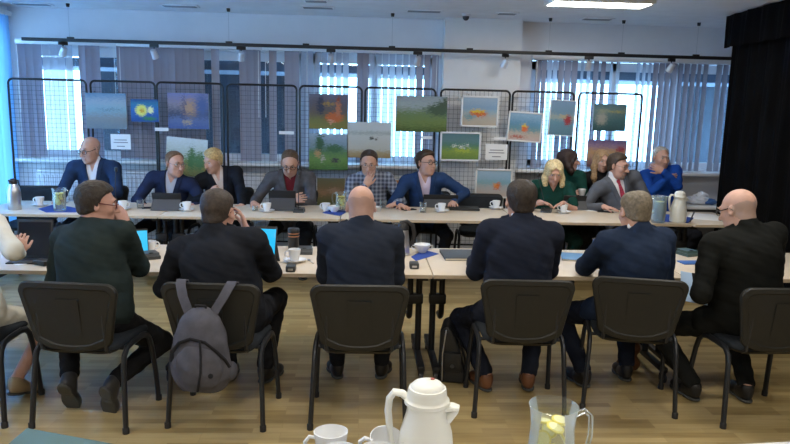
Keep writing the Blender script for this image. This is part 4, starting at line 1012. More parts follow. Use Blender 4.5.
person('bald man in black jacket and glasses looking down, seen from behind', seat('G', .06, -.02), 3, on_y(738, 210, 3.88), hy=28, hp=20, hair=('bald', (.42, .32, .27), dict(th=.0045, ring=-.02, rough=.0004)), glasses='dark', skin_col=(.58, .39, .31), fat=1., neck=1.15, sc=1.04, head_sc=.98, twist=8, roll_sh=-3,
       clothes=suit(blk, white_sh, wrinkle=.005), hands={-1: dict(at=(2.10, 4.02, .66), d=(.3, .9, -.2), n=(.2, 0, -1), curl=.4), 1: flat((2.45, 4.35, .775), (-.5, .8, 0))}, elbow={-1: (-.35, -.3, -.9)},
       feet=under(dict(ankle=(-.22, .10, .095), dir=(-.1, 1, -.02), pole=(-.5, .6, .6)), dict(ankle=(.10, .06, .095), dir=(.1, 1, -.02))), trousers=(.011, .012, .012), shw=.20)
person('woman in cream blouse and cream skirt raising one hand, mostly out of view', seat('A', .03), 0, (-2.28, 3.95, 1.17), hy=-10, fem=True, hair=('long', (.25, .17, .09), dict(len=.12)), skin_col=(.58, .37, .29), sc=.95,
       clothes=[dict(kind='top', mat=cream, o=.016, crew=1, name='blouse', hem=.10, wrinkle=.005)], hands={1: dict(at=on_y(21, 240, 4.0), d=(.1, .3, .9), n=(-.3, .9, -.1), curl=.9), -1: flat((-2.55, 4.2, .775), (.4, .8, 0))}, elbow={1: (.9, -.1, -1.2)},
       feet=under(dict(ankle=(-.06, .12, .115), dir=(0, 1, -.25)), dict(ankle=(.16, .10, .125), dir=(.3, 1, -.3))), trousers=(.55, .52, .43), shoes=(.32, .24, .15), bare_legs=True)

# ------------------------------------------------ far row, facing the camera
FB = 180
def fh(px, py, Y=6.62, d=(0, -1, 0), curl=.3, n=(0, 0, -1)): p = on_y(px, py, Y); return dict(at=p, d=d, n=n, curl=curl)
ftuck = under(dict(ankle=(-.13, .25, .095)), dict(ankle=(.13, .22, .095)))
person('bald man with glasses in navy jacket and open white shirt looking left', seat('P1', .02), FB+4, on_y(90, 150, 7.16), hy=-28, hp=12, hair=('bald', (.42, .32, .27), dict(th=.0045, ring=-.03, rough=.0004)), glasses='dark', clothes=suit(fabric('blue_navy_jacket', (.018, .036, .085)), white_sh, (.36, .066), open=.10), feet=ftuck, sc=1.03,
       hands={1: flat((-2.95, 6.72, .775), (.4, -.9, 0)), -1: flat((-2.6, 6.72, .775), (-.4, -.9, 0))}, pelvis_z=.60)
person('man in navy suit with hands behind a tablet, turned to the blonde woman', seat('P2', .05), FB-4, on_y(175, 164, 7.04), hy=48, hp=6, hr=-4, hair=('short', (.16, .085, .045), dict(th=.006, fore=.03)), glasses='metal', skin_col=(.58, .36, .28), clothes=suit(fabric('deep_navy_suit', (.016, .024, .062)), lav_sh, (.34, .058), open=.05), feet=ftuck,
       hands={1: fh(146, 207, 6.72, (.5, -.8, 0)), -1: fh(186, 207, 6.72, (-.6, -.8, 0))}, elbow={1: (.7, -.1, -.7), -1: (-.6, -.1, -.8)}, twist=4)
person('short haired blonde woman in black blazer looking down at the tablet beside her', seat('P3', .02), FB+10, on_y(213, 161, 7.17), hy=-42, hp=16, fem=True, hair=('short', (.52, .36, .16), dict(th=.013, top=1, rough=.0035, sweep=.5, fore=-.012)), skin_col=(.58, .38, .30), sc=.97, clothes=suit(fabric('black_blazer', (.010, .012, .018)), fabric('pale_top', (.6, .52, .48)), (.26, .062), open=.10), feet=ftuck,
       hands={1: fh(213, 189, 6.92, (.4, -.3, .5), .6, (0, .6, -.7)), -1: fh(236, 207, 6.75, (-.6, -.8, 0))}, elbow={1: (.8, -.2, -.7)}, trousers=(.012, .012, .014), eyes=True)
person('man with glasses in grey blazer and dark red shirt reading a tablet', seat('P4', .05), FB, on_y(290, 163, 7.02), hy=2, hp=28, hair=('short', (.085, .055, .035), dict(th=.004, fore=.032)), glasses='dark', skin_col=(.54, .34, .27), clothes=suit(grey_bl, red_sh, (.34, .065), open=.06), feet=ftuck,
       hands={1: fh(257, 205, 6.70, (.5, -.8, -.05), .5), -1: fh(299, 199, 6.74, (.8, -.5, .2), .5, (.3, .9, -.2))}, elbow={1: (.6, -.2, -.8), -1: (-.6, -.2, -.8)}, fat=.3)
person('man with glasses in blue plaid shirt with his hand at his mouth', seat('P5', .05), FB, on_y(369, 163, 7.02), hy=-4, hp=16, hair=('short', (.045, .030, .022), dict(th=.008, fore=.02)), glasses='metal', skin_col=(.55, .35, .28), clothes=[dict(kind='top', mat=plaid, o=.013, collar=.02, v=(.07, .03), name='plaid_shirt', hem=.08)], feet=ftuck,
       hands={-1: flat((.30, 6.75, .775), (-.5, -.8, 0)), 1: dict(at=on_y(369, 178, 6.89), d=(.35, .15, .9), n=(.1, .95, -.1), curl=.75)}, elbow={1: (.5, .3, -.8), -1: (-.5, -.1, -.8)})
person('man in bright navy blazer and pale pink shirt looking to the right', seat('P6', .04), FB-2, on_y(426, 163, 7.05), hy=38, hp=-2, hair=('short', (.040, .024, .016), dict(th=.010, top=1, part=-1)), glasses='dark', skin_col=(.56, .35, .28), clothes=suit(bright_navy, pink_sh, (.38, .064), open=.07), feet=ftuck,
       hands={1: fh(405, 207, 6.68, (.5, -.8, 0), .5), -1: fh(452, 204, 6.85, (-.2, -.9, 0), .4)}, elbow={1: (.6, -.1, -.8), -1: (-.9, -.2, -.5)}, twist=4, roll_sh=-2)
person('blonde woman in dark green short sleeved dress with folded hands', seat('P7', .08, .0), FB, on_y(554, 172, 6.98), hy=-4, hp=24, fem=True, hair=('long', (.62, .50, .28), dict(len=.10)), skin_col=(.60, .38, .30), sc=.96, clothes=[dict(kind='top', mat=dgreen, o=.012, sleeve=-.75, v=(.10, .055), name='dress', hem=.10)], feet=ftuck,
       hands={1: fh(548, 204, 6.66, (.8, -.4, -.1), .5, (-.2, -.4, -.8)), -1: fh(557, 205, 6.66, (-.8, -.4, -.1), .5, (.2, -.4, -.8))}, elbow={1: (.6, -.1, -.8), -1: (-.6, -.1, -.8)}, trousers=(.008, .03, .025))
person('grey suited man with glasses, grey beard and red tie looking right', seat('P10', .05), FB, on_y(618, 166, 7.05), hy=40, hp=8, hair=('short', (.060, .040, .028), dict(th=.011, top=1)), beard=(.30, .22, .18), glasses='metal', skin_col=(.56, .36, .29), clothes=suit(grey_suit, white_sh, (.38, .066), tie=redtie, open=0), feet=ftuck, fat=.4, shw=.2,
       hands={1: fh(611, 208, 6.72, (.8, -.5, -.05), .35), -1: flat((2.95, 6.72, .775), (-.5, -.8, 0))}, elbow={1: (.7, .0, -.7), -1: (-.6, -.1, -.8)}, twist=6)
# second row by the windows
for k_, x, y, a, lab in (('P8', 2.22, 7.46, 0, 'black chair of the dark haired woman by the windows'), ('P9', 2.74, 7.44, -14, 'black chair of the long haired woman by the windows'), ('P11', 3.44, 7.46, -4, 'black chair of the man in blue pullover')):
    CH[k_] = dup(base_chair, (x, y, 0), R(180+a), lab, 'black chairs by the windows')
person('dark haired woman in profile behind the blonde woman in green', seat('P8', .02), FB, on_y(569, 160, 7.40), hy=70, hp=4, fem=True, hair=('long', (.030, .016, .014), dict(len=.08)), skin_col=(.52, .33, .27), sc=.94, clothes=[dict(kind='top', mat=dgreen, o=.013, crew=1, name='pullover')], feet=ftuck,
       hands={1: flat((2.10, 7.02, .62), (.3, -.9, 0)), -1: flat((2.36, 7.02, .62), (-.3, -.9, 0))}, trousers=(.015, .015, .02))
mug_pt = on_y(582, 193, 7.16)
person('long haired woman in black top holding a white mug behind the grey suited man', seat('P9', .02), FB-14, on_y(602, 161, 7.38), hy=14, hp=6, fem=True, hair=('long', (.34, .22, .12), dict(len=.20)), skin_col=(.60, .40, .33), sc=.95, clothes=[dict(kind='top', mat=fabric('black_top', (.012, .012, .014)), o=.013, crew=1, name='top')], feet=ftuck,
       hands={1: dict(at=tuple(mug_pt+Vector((-.045, .03, 0))), d=(.1, -.8, .5), n=(.95, -.2, 0), curl=.9), -1: flat((2.75, 7.02, .62), (-.3, -.9, 0))}, trousers=(.015, .015, .02))
person('grey haired man in royal blue pullover with folded arms by the windows', seat('P11', .02), FB-4, on_y(661, 158, 7.46), hy=10, hp=4, hair=('short', (.42, .40, .38), dict(th=.006, fore=.026)), skin_col=(.56, .36, .28), clothes=[dict(kind='top', mat=blue_sw, o=.016, crew=1, name='pullover', wrinkle=.005)], feet=ftuck, fat=.2, sc=.96,
       hands={-1: dict(at=tuple(on_y(656, 168, 7.23)), d=(-.75, .1, .35), n=(0, .95, -.2), curl=.4), 1: dict(at=tuple(on_y(674, 177, 7.27)), d=(1, .25, .1), n=(0, .9, 0), curl=.5)}, elbow={1: (.7, .1, -.8), -1: (-.7, .1, -.8)}, trousers=(.02, .022, .03))
# ================================================================== things on the tables
m_china = mat('white_china', (.76, .77, .78), .18); m_steel = mat('brushed_steel', (.55, .55, .56), .28, .9); m_copper = mat('copper_band', (.55, .26, .14), .3, .8)
m_ivory = mat('ivory_plastic', (.74, .74, .68), .32); m_blue = mat('blue_napkin', (.02, .06, .30), .85, noise=.1); m_glass = glassy('clear_glass', (.97, .99, .99), .06, edge_white=.35)
m_water = slat_material('lemon_water', (.80, .78, .42), .6, .70); m_litwater = slat_material('pale_lit_water', (.75, .88, .97), .5, .28); m_lemon = mat('lemon_slice', (.78, .66, .08), .5, noise=.2, nscale=30); m_lpulp = mat('lemon_pulp', (.80, .78, .40), .4)  # bluish pitcher's water: pale blue diffuse stands for the light it reflects
m_case = mat('tablet_case', (.014, .015, .017), .55, bump=.1, bscale=200); m_case2 = mat('tablet_case_grey', (.045, .048, .055), .5)
m_cyan = mat('lit_screen_cyan', (.02, .05, .07), .15, emit=(.02, .55, 1.0), estr=.9); m_dscreen = mat('dark_screen', (.012, .014, .018), .1)
m_teal = mat('teal_laminate', (.045, .11, .115), .5, noise=.08); m_note = mat('slate_notebook', (.06, .075, .095), .6, bump=.06, bscale=200); m_fold = mat('blue_folder', (.08, .22, .42), .5); m_page = mat('page_edges', (.66, .62, .52), .8)
TOP = TZ
def T(px, py, z=TZ): p = on_z(px, py, z); return Vector((p.x, p.y, z))

def make_cup(label, loc, rz, group):
    t = thing('coffee_cup', label, 'cup', loc, rz, group)
    MB().lathe([(.024, 0), (.026, .004), (.030, .02), (.0385, .055), (.0415, .078), (.0395, .0785), (.0365, .055), (.028, .02), (.02, .008), (.0005, .008)], 28).build('bowl', m_china, t, ang=60)
    MB().tube([(.034, 0, .064), (.052, 0, .068), (.062, 0, .055), (.060, 0, .036), (.046, 0, .024), (.031, 0, .024)], [.0045, .005, .005, .005, .0045, .004], 8).build('handle', m_china, t)
    MB().lathe([(.0005, .060), (.0375, .060)], 20, capb=False).build('coffee', mat('coffee', (.03, .014, .007), .15), t) if False else None
    return t
def make_saucer(label, loc, group):
    t = meta(MB().lathe([(.0005, .002), (.036, .002), (.038, 0), (.042, 0), (.043, .004), (.060, .011), (.074, .019), (.0745, .021), (.060, .0145), (.042, .008), (.0005, .007)], 32, capb=False).build('saucer', m_china, ang=60), label, 'saucer', group); t.location = loc; return t
GC, GS = 'white coffee cups', 'white saucers'
cup0 = sau0 = None
def cup(px, py, hd, label, sauc=None, rim=False):
    """px, py: where the saucer (or the cup) meets the table"""
    global cup0, sau0
    p = T(px, py); a = R(hd)
    if sauc:
        if sau0 is None: sau0 = make_saucer(sauc, p, GS)
        else: dup(sau0, p, 0, sauc, GS)
        p = p+Vector((0, 0, .0085))
    if cup0 is None: cup0 = make_cup(label, p, a, GC)
    else: dup(cup0, p, a, label, GC)
C_ = 'white coffee cup '; S_ = 'white saucer under the coffee cup '
cup(40, 206, 175, C_+'beside the steel flask, handle towards it', S_+'beside the steel flask')
cup(123, 210, 0, C_+'in front of the bald man in navy jacket', S_+'in front of the bald man in navy jacket')
cup(187, 211, 185, C_+'right of the leftmost tablet case', S_+'right of the leftmost tablet case')
cup(267, 212, 180, C_+'between the hands of the man in grey blazer', S_+'of the man in grey blazer')
cup(326, 211, 160, C_+'left of the plaid shirt on the blue napkin', None)
cup(441.5, 212, 180, C_+'in front of the navy blazer and pink shirt', S_+'in front of the navy blazer and pink shirt')
cup(496, 209, 178, C_+'in front of the empty chair', S_+'in front of the empty chair')
cup(563.5, 213, 180, C_+'in front of the blonde woman in green', S_+'in front of the blonde woman in green')
cup(294.5, 262, 190, C_+'on the near table left of the bald man in navy suit', S_+'left of the bald man in navy suit')
cup(150, 252, 20, C_+'half hidden between the two left backs', None)
mug = dup(cup0, mug_pt+Vector((0, 0, -.035)), R(120), 'white mug held by the long haired woman', GC)
# wide cup on the near table, low bowl on the far one
def bowl(px, py, label, z=TZ):
    t = thing('soup_cup', label, 'bowl', T(px, py)+Vector((0, 0, z-TZ)), 0, 'wide white cups with blue napkins')
    MB().lathe([(.028, 0), (.03, .004), (.046, .022), (.056, .05), (.058, .058), (.056, .058), (.052, .05), (.042, .022), (.0005, .008)], 28).build('bowl', m_china, t, ang=60)
    for s in (-1, 1): MB().tube([(s*.052, 0, .046), (s*.072, 0, .05), (s*.076, 0, .038), (s*.066, 0, .026), (s*.047, 0, .026)], .004, 8).build('handle', m_china, t)
def napkin(pts, label, z=TZ):
    q = [T(*p) for p in pts]; c = sum(q, Vector())/len(q); c.z = z
    o = MB().prism([(v.x-c.x, v.y-c.y, 0) for v in q], (0, 0, .0022)).build('napkin', m_blue, smooth=False); o.location = c
    return meta(o, label, 'napkin', 'blue paper napkins')
napkin([(411, 257), (424, 250), (439, 254), (416, 261)], 'blue napkin under the wide white cup on the near table')
bowl(422, 252.5, 'wide white two handled cup on the near table', TZ+.0025)
napkin([(322, 213), (334, 207.5), (350, 210), (340, 216)], 'blue napkin under the wide cup on the far table')
bowl(334, 212, 'wide white two handled cup on the far table', TZ+.0025)
napkin([(38, 209), (56, 204), (80, 209), (76, 212.5), (46, 212.5)], 'blue napkin under the lemon water pitcher at the left')
napkin([(652, 221), (664, 214), (694, 218), (688, 223.2)], 'blue napkin under the white jug and pitcher on the far table')

def flask(loc, label, name='steel_flask', h=.27, r=.058):
    t = thing(name, label, 'flask', loc)
    MB().lathe([(r*.9, 0), (r, .01), (r, h*.55), (r*.85, h*.72), (r*.6, h*.82), (r*.55, h*.84)], 32, capt=True).build('body', m_steel, t)
    l = MB().lathe([(r*.6, h*.83), (r*.62, h*.9), (r*.5, h*.97), (r*.3, h)], 24, capt=True); l.build('lid', m_blackp, t)
    MB().prism([(-r*.5, -.012, h*.86), (-r*1.0, -.006, h*.93), (-r*1.0, .006, h*.93), (-r*.5, .012, h*.86)], (0, 0, .014)).build('spout', m_blackp, t)
    MB().tube([(r*.5, 0, h*.93), (r*1.15, 0, h*.92), (r*1.35, 0, h*.75), (r*1.2, 0, h*.5), (r*.97, 0, h*.42)], .008, 8, flat=(1, .7)).build('handle', m_blackp, t)
    return t
f = flask(T(15, 209.5), 'brushed steel vacuum flask with black lid at the left end', h=.285); f.rotation_euler.z = R(80)
# tall steel pot with a black hooped handle on the near table
t = thing('steel_coffee_pot', 'steel coffee pot with black lid beside the bald man in navy suit', 'coffee pot', T(402, 255))
MB().lathe([(.045, 0), (.052, .01), (.05, .10), (.04, .17), (.038, .18)], 28, capt=True).build('body', m_steel, t)
MB().lathe([(.041, .18), (.043, .2), (.03, .225), (.005, .235)], 24, capt=True).tube([(-.03, 0, .2), (-.055, 0, .215)], .014, 8).build('lid', m_blackp, t)
MB().tube([(-.02, 0, .225), (.03, 0, .235), (.07, 0, .21), (.082, 0, .15), (.076, 0, .10), (.052, 0, .07)], .013, 10, flat=(.8, 1.2)).build('handle', m_blackp, t)

def jug(loc, rz, label, s=1., detail=True):
    t = thing('white_jug', label, 'jug', loc, rz)
    P = lambda L: [(r*s, z*s) for r, z in L]
    MB().lathe(P([(.076, 0), (.080, .006), (.081, .02), (.079, .10), (.071, .17), (.058, .215), (.0535, .235), (.055, .245), (.058, .25)]), 40, capt=True).build('body', m_ivory, t)
    MB().lathe(P([(.058, .25), (.0615, .253), (.061, .262), (.056, .266), (.0545, .270), (.053, .285), (.05, .296), (.046, .297), (.044, .301), (.038, .308), (.022, .314), (.0005, .316)]), 40).build('lid', m_ivory, t)
    b = MB(); g = []
    for a in (-1, -.5, 0, .5, 1): g.append([((.055+.0)*s*math.cos(a*.42), .062*s*math.sin(a*.42), .248*s), ((.076-.004*a*a)*s, a*.018*s, (.247+.004*a*a)*s), (.088*s, a*.011*s, (.243+.006*a*a)*s)])
    b.sheet(g, .008*s); b.tube([(.052*s, 0, .20*s), (.066*s, 0, .225*s), (.079*s, 0, .238*s)], [.012*s, .014*s, .010*s], 10); b.build('spout', m_ivory, t)
    MB().tube([(-.050*s, 0, .258*s), (-.068*s, 0, .272*s), (-.09*s, 0, .274*s), (-.103*s, 0, .255*s), (-.106*s, 0, .22*s), (-.102*s, 0, .18*s), (-.096*s, 0, .14*s), (-.086*s, 0, .115*s), (-.073*s, 0, .11*s)], [.012*s, .0125*s, .0125*s, .0125*s, .0125*s, .012*s, .012*s, .012*s, .011*s], 12, flat=(1.15, .8)).build('handle', m_ivory, t)
    if detail: MB().lathe([(.0005, .002), (.005*s, .002), (.006*s, 0)], 12, (.012*s, .012*s, .3155*s)).build('button', mat('red_dot', (.35, .08, .06), .4), t)
    return t
# pitchers with lemon
def pitcher(loc, rz, label, s=1., blue=False):
    t = thing('glass_pitcher', label, 'pitcher', loc, rz)
    g = MB().lathe([(.052*s, 0), (.058*s, .004), (.060*s, .02), (.066*s, .12*s), (.062*s, .17*s), (.066*s, .215*s), (.071*s, .235*s), (.069*s, .236*s), (.064*s, .215*s), (.060*s, .17*s), (.064*s, .12*s), (.057*s, .022), (.0005, .016)], 36)
    g.build('vessel', glassy('pale_lit_glass', (.80, .91, .97), .40, .15, edge_white=.6) if blue else m_glass, t)  # bluish vessel: pale tint and white edges stand for light on the glass
    MB().tube([(.066*s, 0, .21*s), (.09*s, 0, .222*s), (.108*s, 0, .205*s), (.110*s, 0, .15*s), (.10*s, 0, .10*s), (.064*s, 0, .085*s)], .009*s, 10, flat=(1.2, .8)).build('handle', m_glass, t)
    MB().lathe([(.0005, .018), (.056*s, .024), (.0625*s, .12*s), (.0585*s, .17*s), (.059*s, .185*s), (.0005, .185*s)], 32).build('lemon_water', m_litwater if blue else m_water, t)
    for k, (x, y, z, a, b) in enumerate([(.025, .015, .184, 8, 20), (-.026, .012, .183, -10, 10), (.002, -.026, .181, 14, 30), (.0, .03, .15, 70, -40), (.03, -.02, .145, 60, 80), (-.03, -.015, .14, 65, 10), (0, -.035, .11, 75, 0), (-.02, .01, .08, 50, 30)]):
        rot = Euler((R(a), R(b*.3), R(b))).to_matrix()
        l = MB().lathe([(.0005, -.003), (.023*s, -.003), (.026*s, -.002), (.026*s, .002), (.023*s, .003), (.0005, .003)], 20, (x*s, y*s, z*s), rot=rot).build('lemon_slice', m_lemon, t)
        MB().lathe([(.0005, .0045), (.0205*s, .0036), (.0205*s, -.0036), (.0005, -.0045)], 16, (x*s, y*s, z*s), rot=rot).build('pulp', m_lpulp, l)
    return t
pitcher(T(60, 211)+Vector((0, 0, .0025)), R(-10), 'glass pitcher of lemon water on the blue napkin by the steel flask', .88)
pitcher(T(657.5, 222.5)+Vector((0, 0, .0025)), R(-150), 'bluish glass pitcher with lemon beside the white jug on the far table', 1.05, True)
jug(T(677.5, 222)+Vector((0, 0, .0025)), R(0), 'white thermos jug on the far table near the man in blue pullover', .93, False)
jug(T(761, 223.5), R(40), 'small white jug behind the shoulder of the bald man in black', .58, False)
pitcher(T(776, 223.5), R(200), 'glass pitcher with lemon behind the man in black', .78, True)
pitcher(T(341, 211.5), R(170), 'glass pitcher hidden behind the head of the bald man in navy', .8)

def tumbler(px, py, label, h=.10, r=.034):
    t = thing('water_glass', label, 'glass', T(px, py), 0, 'water glasses')
    MB().lathe([(r*.85, 0), (r*.88, .003), (r, h), (r*.94, h), (r*.82, .008), (.0005, .008)], 24).build('vessel', m_glass, t)
    MB().lathe([(.0005, .009), (r*.81, .009), (r*.87, h*.4), (.0005, h*.4)], 20).build('water', glassy('water', (.92, .95, .97), .04), t)
tumbler(423, 212.5, 'clear water glass in front of the navy blazer'); tumbler(140.5, 208.5, 'clear water glass left of the leftmost tablet case', .08); tumbler(255, 211, 'small clear glass at the hand of the man in grey blazer', .05, .028); tumbler(383, 208, 'clear water glass beside the plaid shirt', .085)

def slab(name, cat, px, py, size, rz, label, m, group=None, z=TZ, buttons=None):
    t = thing(name, label, cat, T(px, py)+Vector((0, 0, z-TZ)), R(rz), group)
    MB().box((0, 0, size[2]/2), size, bev=min(.003, size[2]*.3)).build('body', m, t)
    if buttons == 'screen': MB().box((0, 0, size[2]+.0003), (size[0]*.88, size[1]*.88, .0006)).build('screen', m_dscreen, t, smooth=False)
    if buttons == 'pages':
        MB().box((0, -.001, size[2]*.5), (size[0]*.985, size[1]*.995, size[2]*.6)).build('pages', m_page, t, smooth=False)
        MB().box((0, 0, size[2]+.001), (size[0]+.004, size[1]+.004, .002), bev=.0008).build('cover', m, t)
        MB().tube([(size[0]*.3, -size[1]/2-.002, .002), (size[0]*.3, -size[1]/2-.03, .001)], .002, 5).build('ribbon', mat('ribbon', (.45, .38, .15), .7), t)
    return t
slab('mobile_phone', 'phone', 150, 208.2, (.15, .075, .009), 20, 'dark phone left of the leftmost tablet case', m_blackp, 'mobile phones', buttons='screen')
slab('mobile_phone', 'phone', 409, 210, (.14, .07, .009), 30, 'dark phone under the hand of the man in navy blazer', m_blackp, 'mobile phones', buttons='screen')
slab('mobile_phone', 'phone', 605, 212, (.16, .08, .009), -10, 'dark phone in front of the man with red tie', m_blackp, 'mobile phones', buttons='screen')
slab('notebook', 'notebook', 459, 256.5, (.235, .27, .02), 2, 'slate grey notebook on the near table left of the dark haired man', m_note, buttons='pages')
slab('folder', 'folder', 573, 258, (.16, .22, .012), -14, 'light blue folder under the hand of the grey haired man', m_fold, buttons='pages')
slab('folder', 'folder', 694, 263, (.20, .10, .008), 4, 'blue folder between the grey haired man and the man in black', mat('blue_folder_dark', (.03, .12, .40), .5))
slab('laptop', 'laptop', 464, 209.3, (.30, .2, .022), -4, 'closed black laptop in front of the empty chair', m_case)
slab('paper_sheet', 'paper', 591, 209, (.22, .30, .0015), 6, 'white sheets in front of the man with red tie', m_paper); slab('paper_sheet', 'paper', 706, 217, (.32, .42, .0015), -30, 'large white sheet on the short table by the curtain', m_paper)
slab('paper_sheet', 'paper', 47, 250, (.12, .24, .0015), 10, 'white sheet left of the man in dark teal pullover', m_paper); slab('paper_sheet', 'paper', 29, 262, (.10, .18, .003), -40, 'white napkin by the raised hand of the woman in cream', m_paper)
slab('paper_sheet', 'paper', 604, 262, (.21, .30, .0015), 12, 'white sheet in front of the grey haired man', m_paper)
slab('computer_mouse', 'mouse', 43, 264.5, (.065, .11, .03), 60, 'black mouse by the elbow of the man in dark teal pullover', m_blackp)

def tablet(px, py, wd, hg, rz, tilt, label, m, screen=None, stand=True, group='tablets in dark cases', z=TZ):
    """rz: direction the screen faces (0 = towards +y)"""
    t = thing('tablet', label, 'tablet', T(px, py)+Vector((0, 0, z-TZ)), R(rz), group)
    a = R(tilt); u = Vector((0, -math.sin(a), math.cos(a))); nn = Vector((0, math.cos(a), math.sin(a)))
    rot = Matrix((Vector((1, 0, 0)), nn, u)).transposed()
    MB().box(u*(hg/2+.004), (wd, .012, hg), rot=rot, bev=.003).build('body', m, t)
    MB().box(u*(hg/2+.004)+nn*.0066, (wd*.90, .001, hg*.86), rot=rot).build('screen', screen or m_dscreen, t, smooth=False)
    if stand:
        p0 = u*(hg*.62); 
        MB().prism([(-wd*.48, p0.y-.006, p0.z), (wd*.48, p0.y-.006, p0.z), (wd*.48, p0.y-.075-.05*math.sin(a), .004), (-wd*.48, p0.y-.075-.05*math.sin(a), .004)], (0, -.004, .002)).build('folding_stand', m_case2, t, smooth=False)
        MB().box((0, .07, .004), (wd, .15, .008), bev=.002).build('keyboard_cover', m_case, t)
    return t
tablet(169, 207.5, .30, .20, 180, 20, 'tablet in dark case in front of the man turned to the blonde woman', m_case) if False else None
for px, py, wd, hg, lab in ((168.5, 209, .27, .17, 'tablet in dark case before the man turned to the blonde woman'), (283, 209, .26, .20, 'tablet in dark case before the man in grey blazer'), (440, 206, .36, .13, 'dark tablet in case before the man in navy blazer'), (573, 208.5, .24, .15, 'tablet in dark case before the blonde woman in green')):
    tablet(px, py, wd, hg, 0, 22, lab, m_case)
tablet(263.5, 266, .15, .25, 172, 16, 'standing tablet with bright cyan screen right of the balding man', m_case, m_cyan, group='tablets with lit screens')
tablet(141, 255, .10, .17, 200, 14, 'standing tablet with cyan screen right of the man in dark teal pullover', m_case, m_cyan, group='tablets with lit screens')
tablet(34, 259, .22, .25, 182, 14, 'large dark tablet behind the raised hand of the woman in cream', m_case, None, group='dark tablets on the near table')
tablet(597, 255, .06, .12, 180, 20, 'small dark phone standing in a holder before the grey haired man', m_blackp, mat('blueish_screen', (.05, .08, .2), .15), stand=True, group='dark tablets on the near table')

# conference microphones
def mic(px, py, rz, label, top=None, stem=True, m=m_dgrey, lean=0):
    b0 = T(px, py); t = thing('conference_microphone', label, 'microphone', b0, R(rz), 'desk microphones')
    MB().prism([(-.055, -.06, 0), (.055, -.06, 0), (.05, .06, 0), (-.05, .06, 0)], (0, 0, .022)).prism([(-.05, -.055, .02), (.05, -.055, .02), (.045, .05, .02), (-.045, .05, .02)], (0, .01, .02)).build('base_unit', m, t, smooth=False)
    MB().lathe([(.014, .04), (.014, .044), (.002, .045)], 14, (0, -.035, 0)).build('talk_button', m_blackp, t)
    if stem:
        hgt = top or .33
        MB().tube([(0, .04, .035), (lean*.3, .045, hgt*.4), (lean*.7, .035, hgt*.75), (lean, .01, hgt)], .0042, 8).build('gooseneck', m_black, t)
        MB().lathe([(.006, 0), (.014, .008), (.016, .025), (.014, .04), (.004, .047)], 16, (lean, .01, hgt-.01), rot=Euler((R(14), 0, 0)).to_matrix()).build('mic_head', m_blackp, t)
    return t
mic(118, 209, 180, 'gooseneck microphone before the bald man in navy jacket', .36); mic(299, 212, 180, 'gooseneck microphone before the man in grey blazer', .36)
mic(546, 212, 160, 'gooseneck microphone before the blonde woman in green', .36, lean=.10)
mic(305, 253, 0, 'grey microphone unit on the near table beside the copper banded cup', stem=False); mic(150, 258, 30, 'dark microphone unit between the two left backs', stem=False)
mic(687, 255, 20, 'dark teal microphone unit right of the grey haired man', stem=False, m=mat('unit_teal', (.05, .09, .085), .3))
t = thing('travel_cup', 'black insulated cup with copper bands on the near table', 'cup', T(293.5, 250))
MB().lathe([(.034, 0), (.038, .01), (.041, .13), (.041, .135)], 26, capt=True).build('body', m_blackp, t)
MB().lathe([(.0415, .134), (.042, .15), (.036, .158), (.01, .16)], 26, capt=True).build('lid', m_blackp, t)
for z in (.098, .118): MB().lathe([(.0402, z), (.0422, z+.001), (.0424, z+.007), (.0406, z+.008)], 26, capb=False).build('band', m_copper, t)
def puck(px, py, label, size=(.06, .075, .04)):
    t = thing('desk_receiver', label, 'receiver', T(px, py), 0, 'small dark desk receivers')
    MB().box((0, 0, size[2]/2), size, bev=.008).build('body', m_dgrey, t); MB().box((0, -size[1]/2, size[2]*.45), (size[0]*.5, .004, .012), bev=.001).build('display', m_steel, t)
puck(291, 271, 'small dark receiver before the coffee cup on the near table'); puck(414, 268, 'small dark receiver left of the table seam')
def spoon(px, py, rz, label):
    t = thing('teaspoon', label, 'spoon', T(px, py), R(rz), 'teaspoons')
    MB().tube([(0, -.055, .003), (0, 0, .004), (0, .035, .003)], [.003, .0018, .0022], 8, flat=(1.4, .7)).build('handle', m_steel, t)
    MB().lathe([(.0005, .001), (.009, .003), (.011, .006), (.008, .004), (.0005, .003)], 14, (0, .05, 0), sy=1.5).build('bowl', m_steel, t)
spoon(311, 262, 20, 'teaspoon right of the coffee cup on the near table'); spoon(375, 210, 60, 'teaspoon beside the plaid shirt')
t = thing('sugar_bowl', 'little steel sugar bowl beside the plaid shirt', 'bowl', T(377, 211.5)); MB().lathe([(.03, 0), (.04, .02), (.042, .045), (.038, .046), (.034, .02), (.0005, .01)], 22).build('bowl', m_steel, t)
MB().lathe([(.0005, .038), (.036, .038), (.02, .052), (.0005, .055)], 20, capb=False).build('sugar', m_china, t)
c = MB().tube([tuple(T(690, 222)+Vector((0, 0, .004))), tuple(T(692, 217)+Vector((0, 0, .004))), tuple(T(694.5, 211.5)+Vector((0, 0, .004)))], .006, 6).build('cable', m_black); meta(c, 'black cable across the seam of the far tables', 'cable')

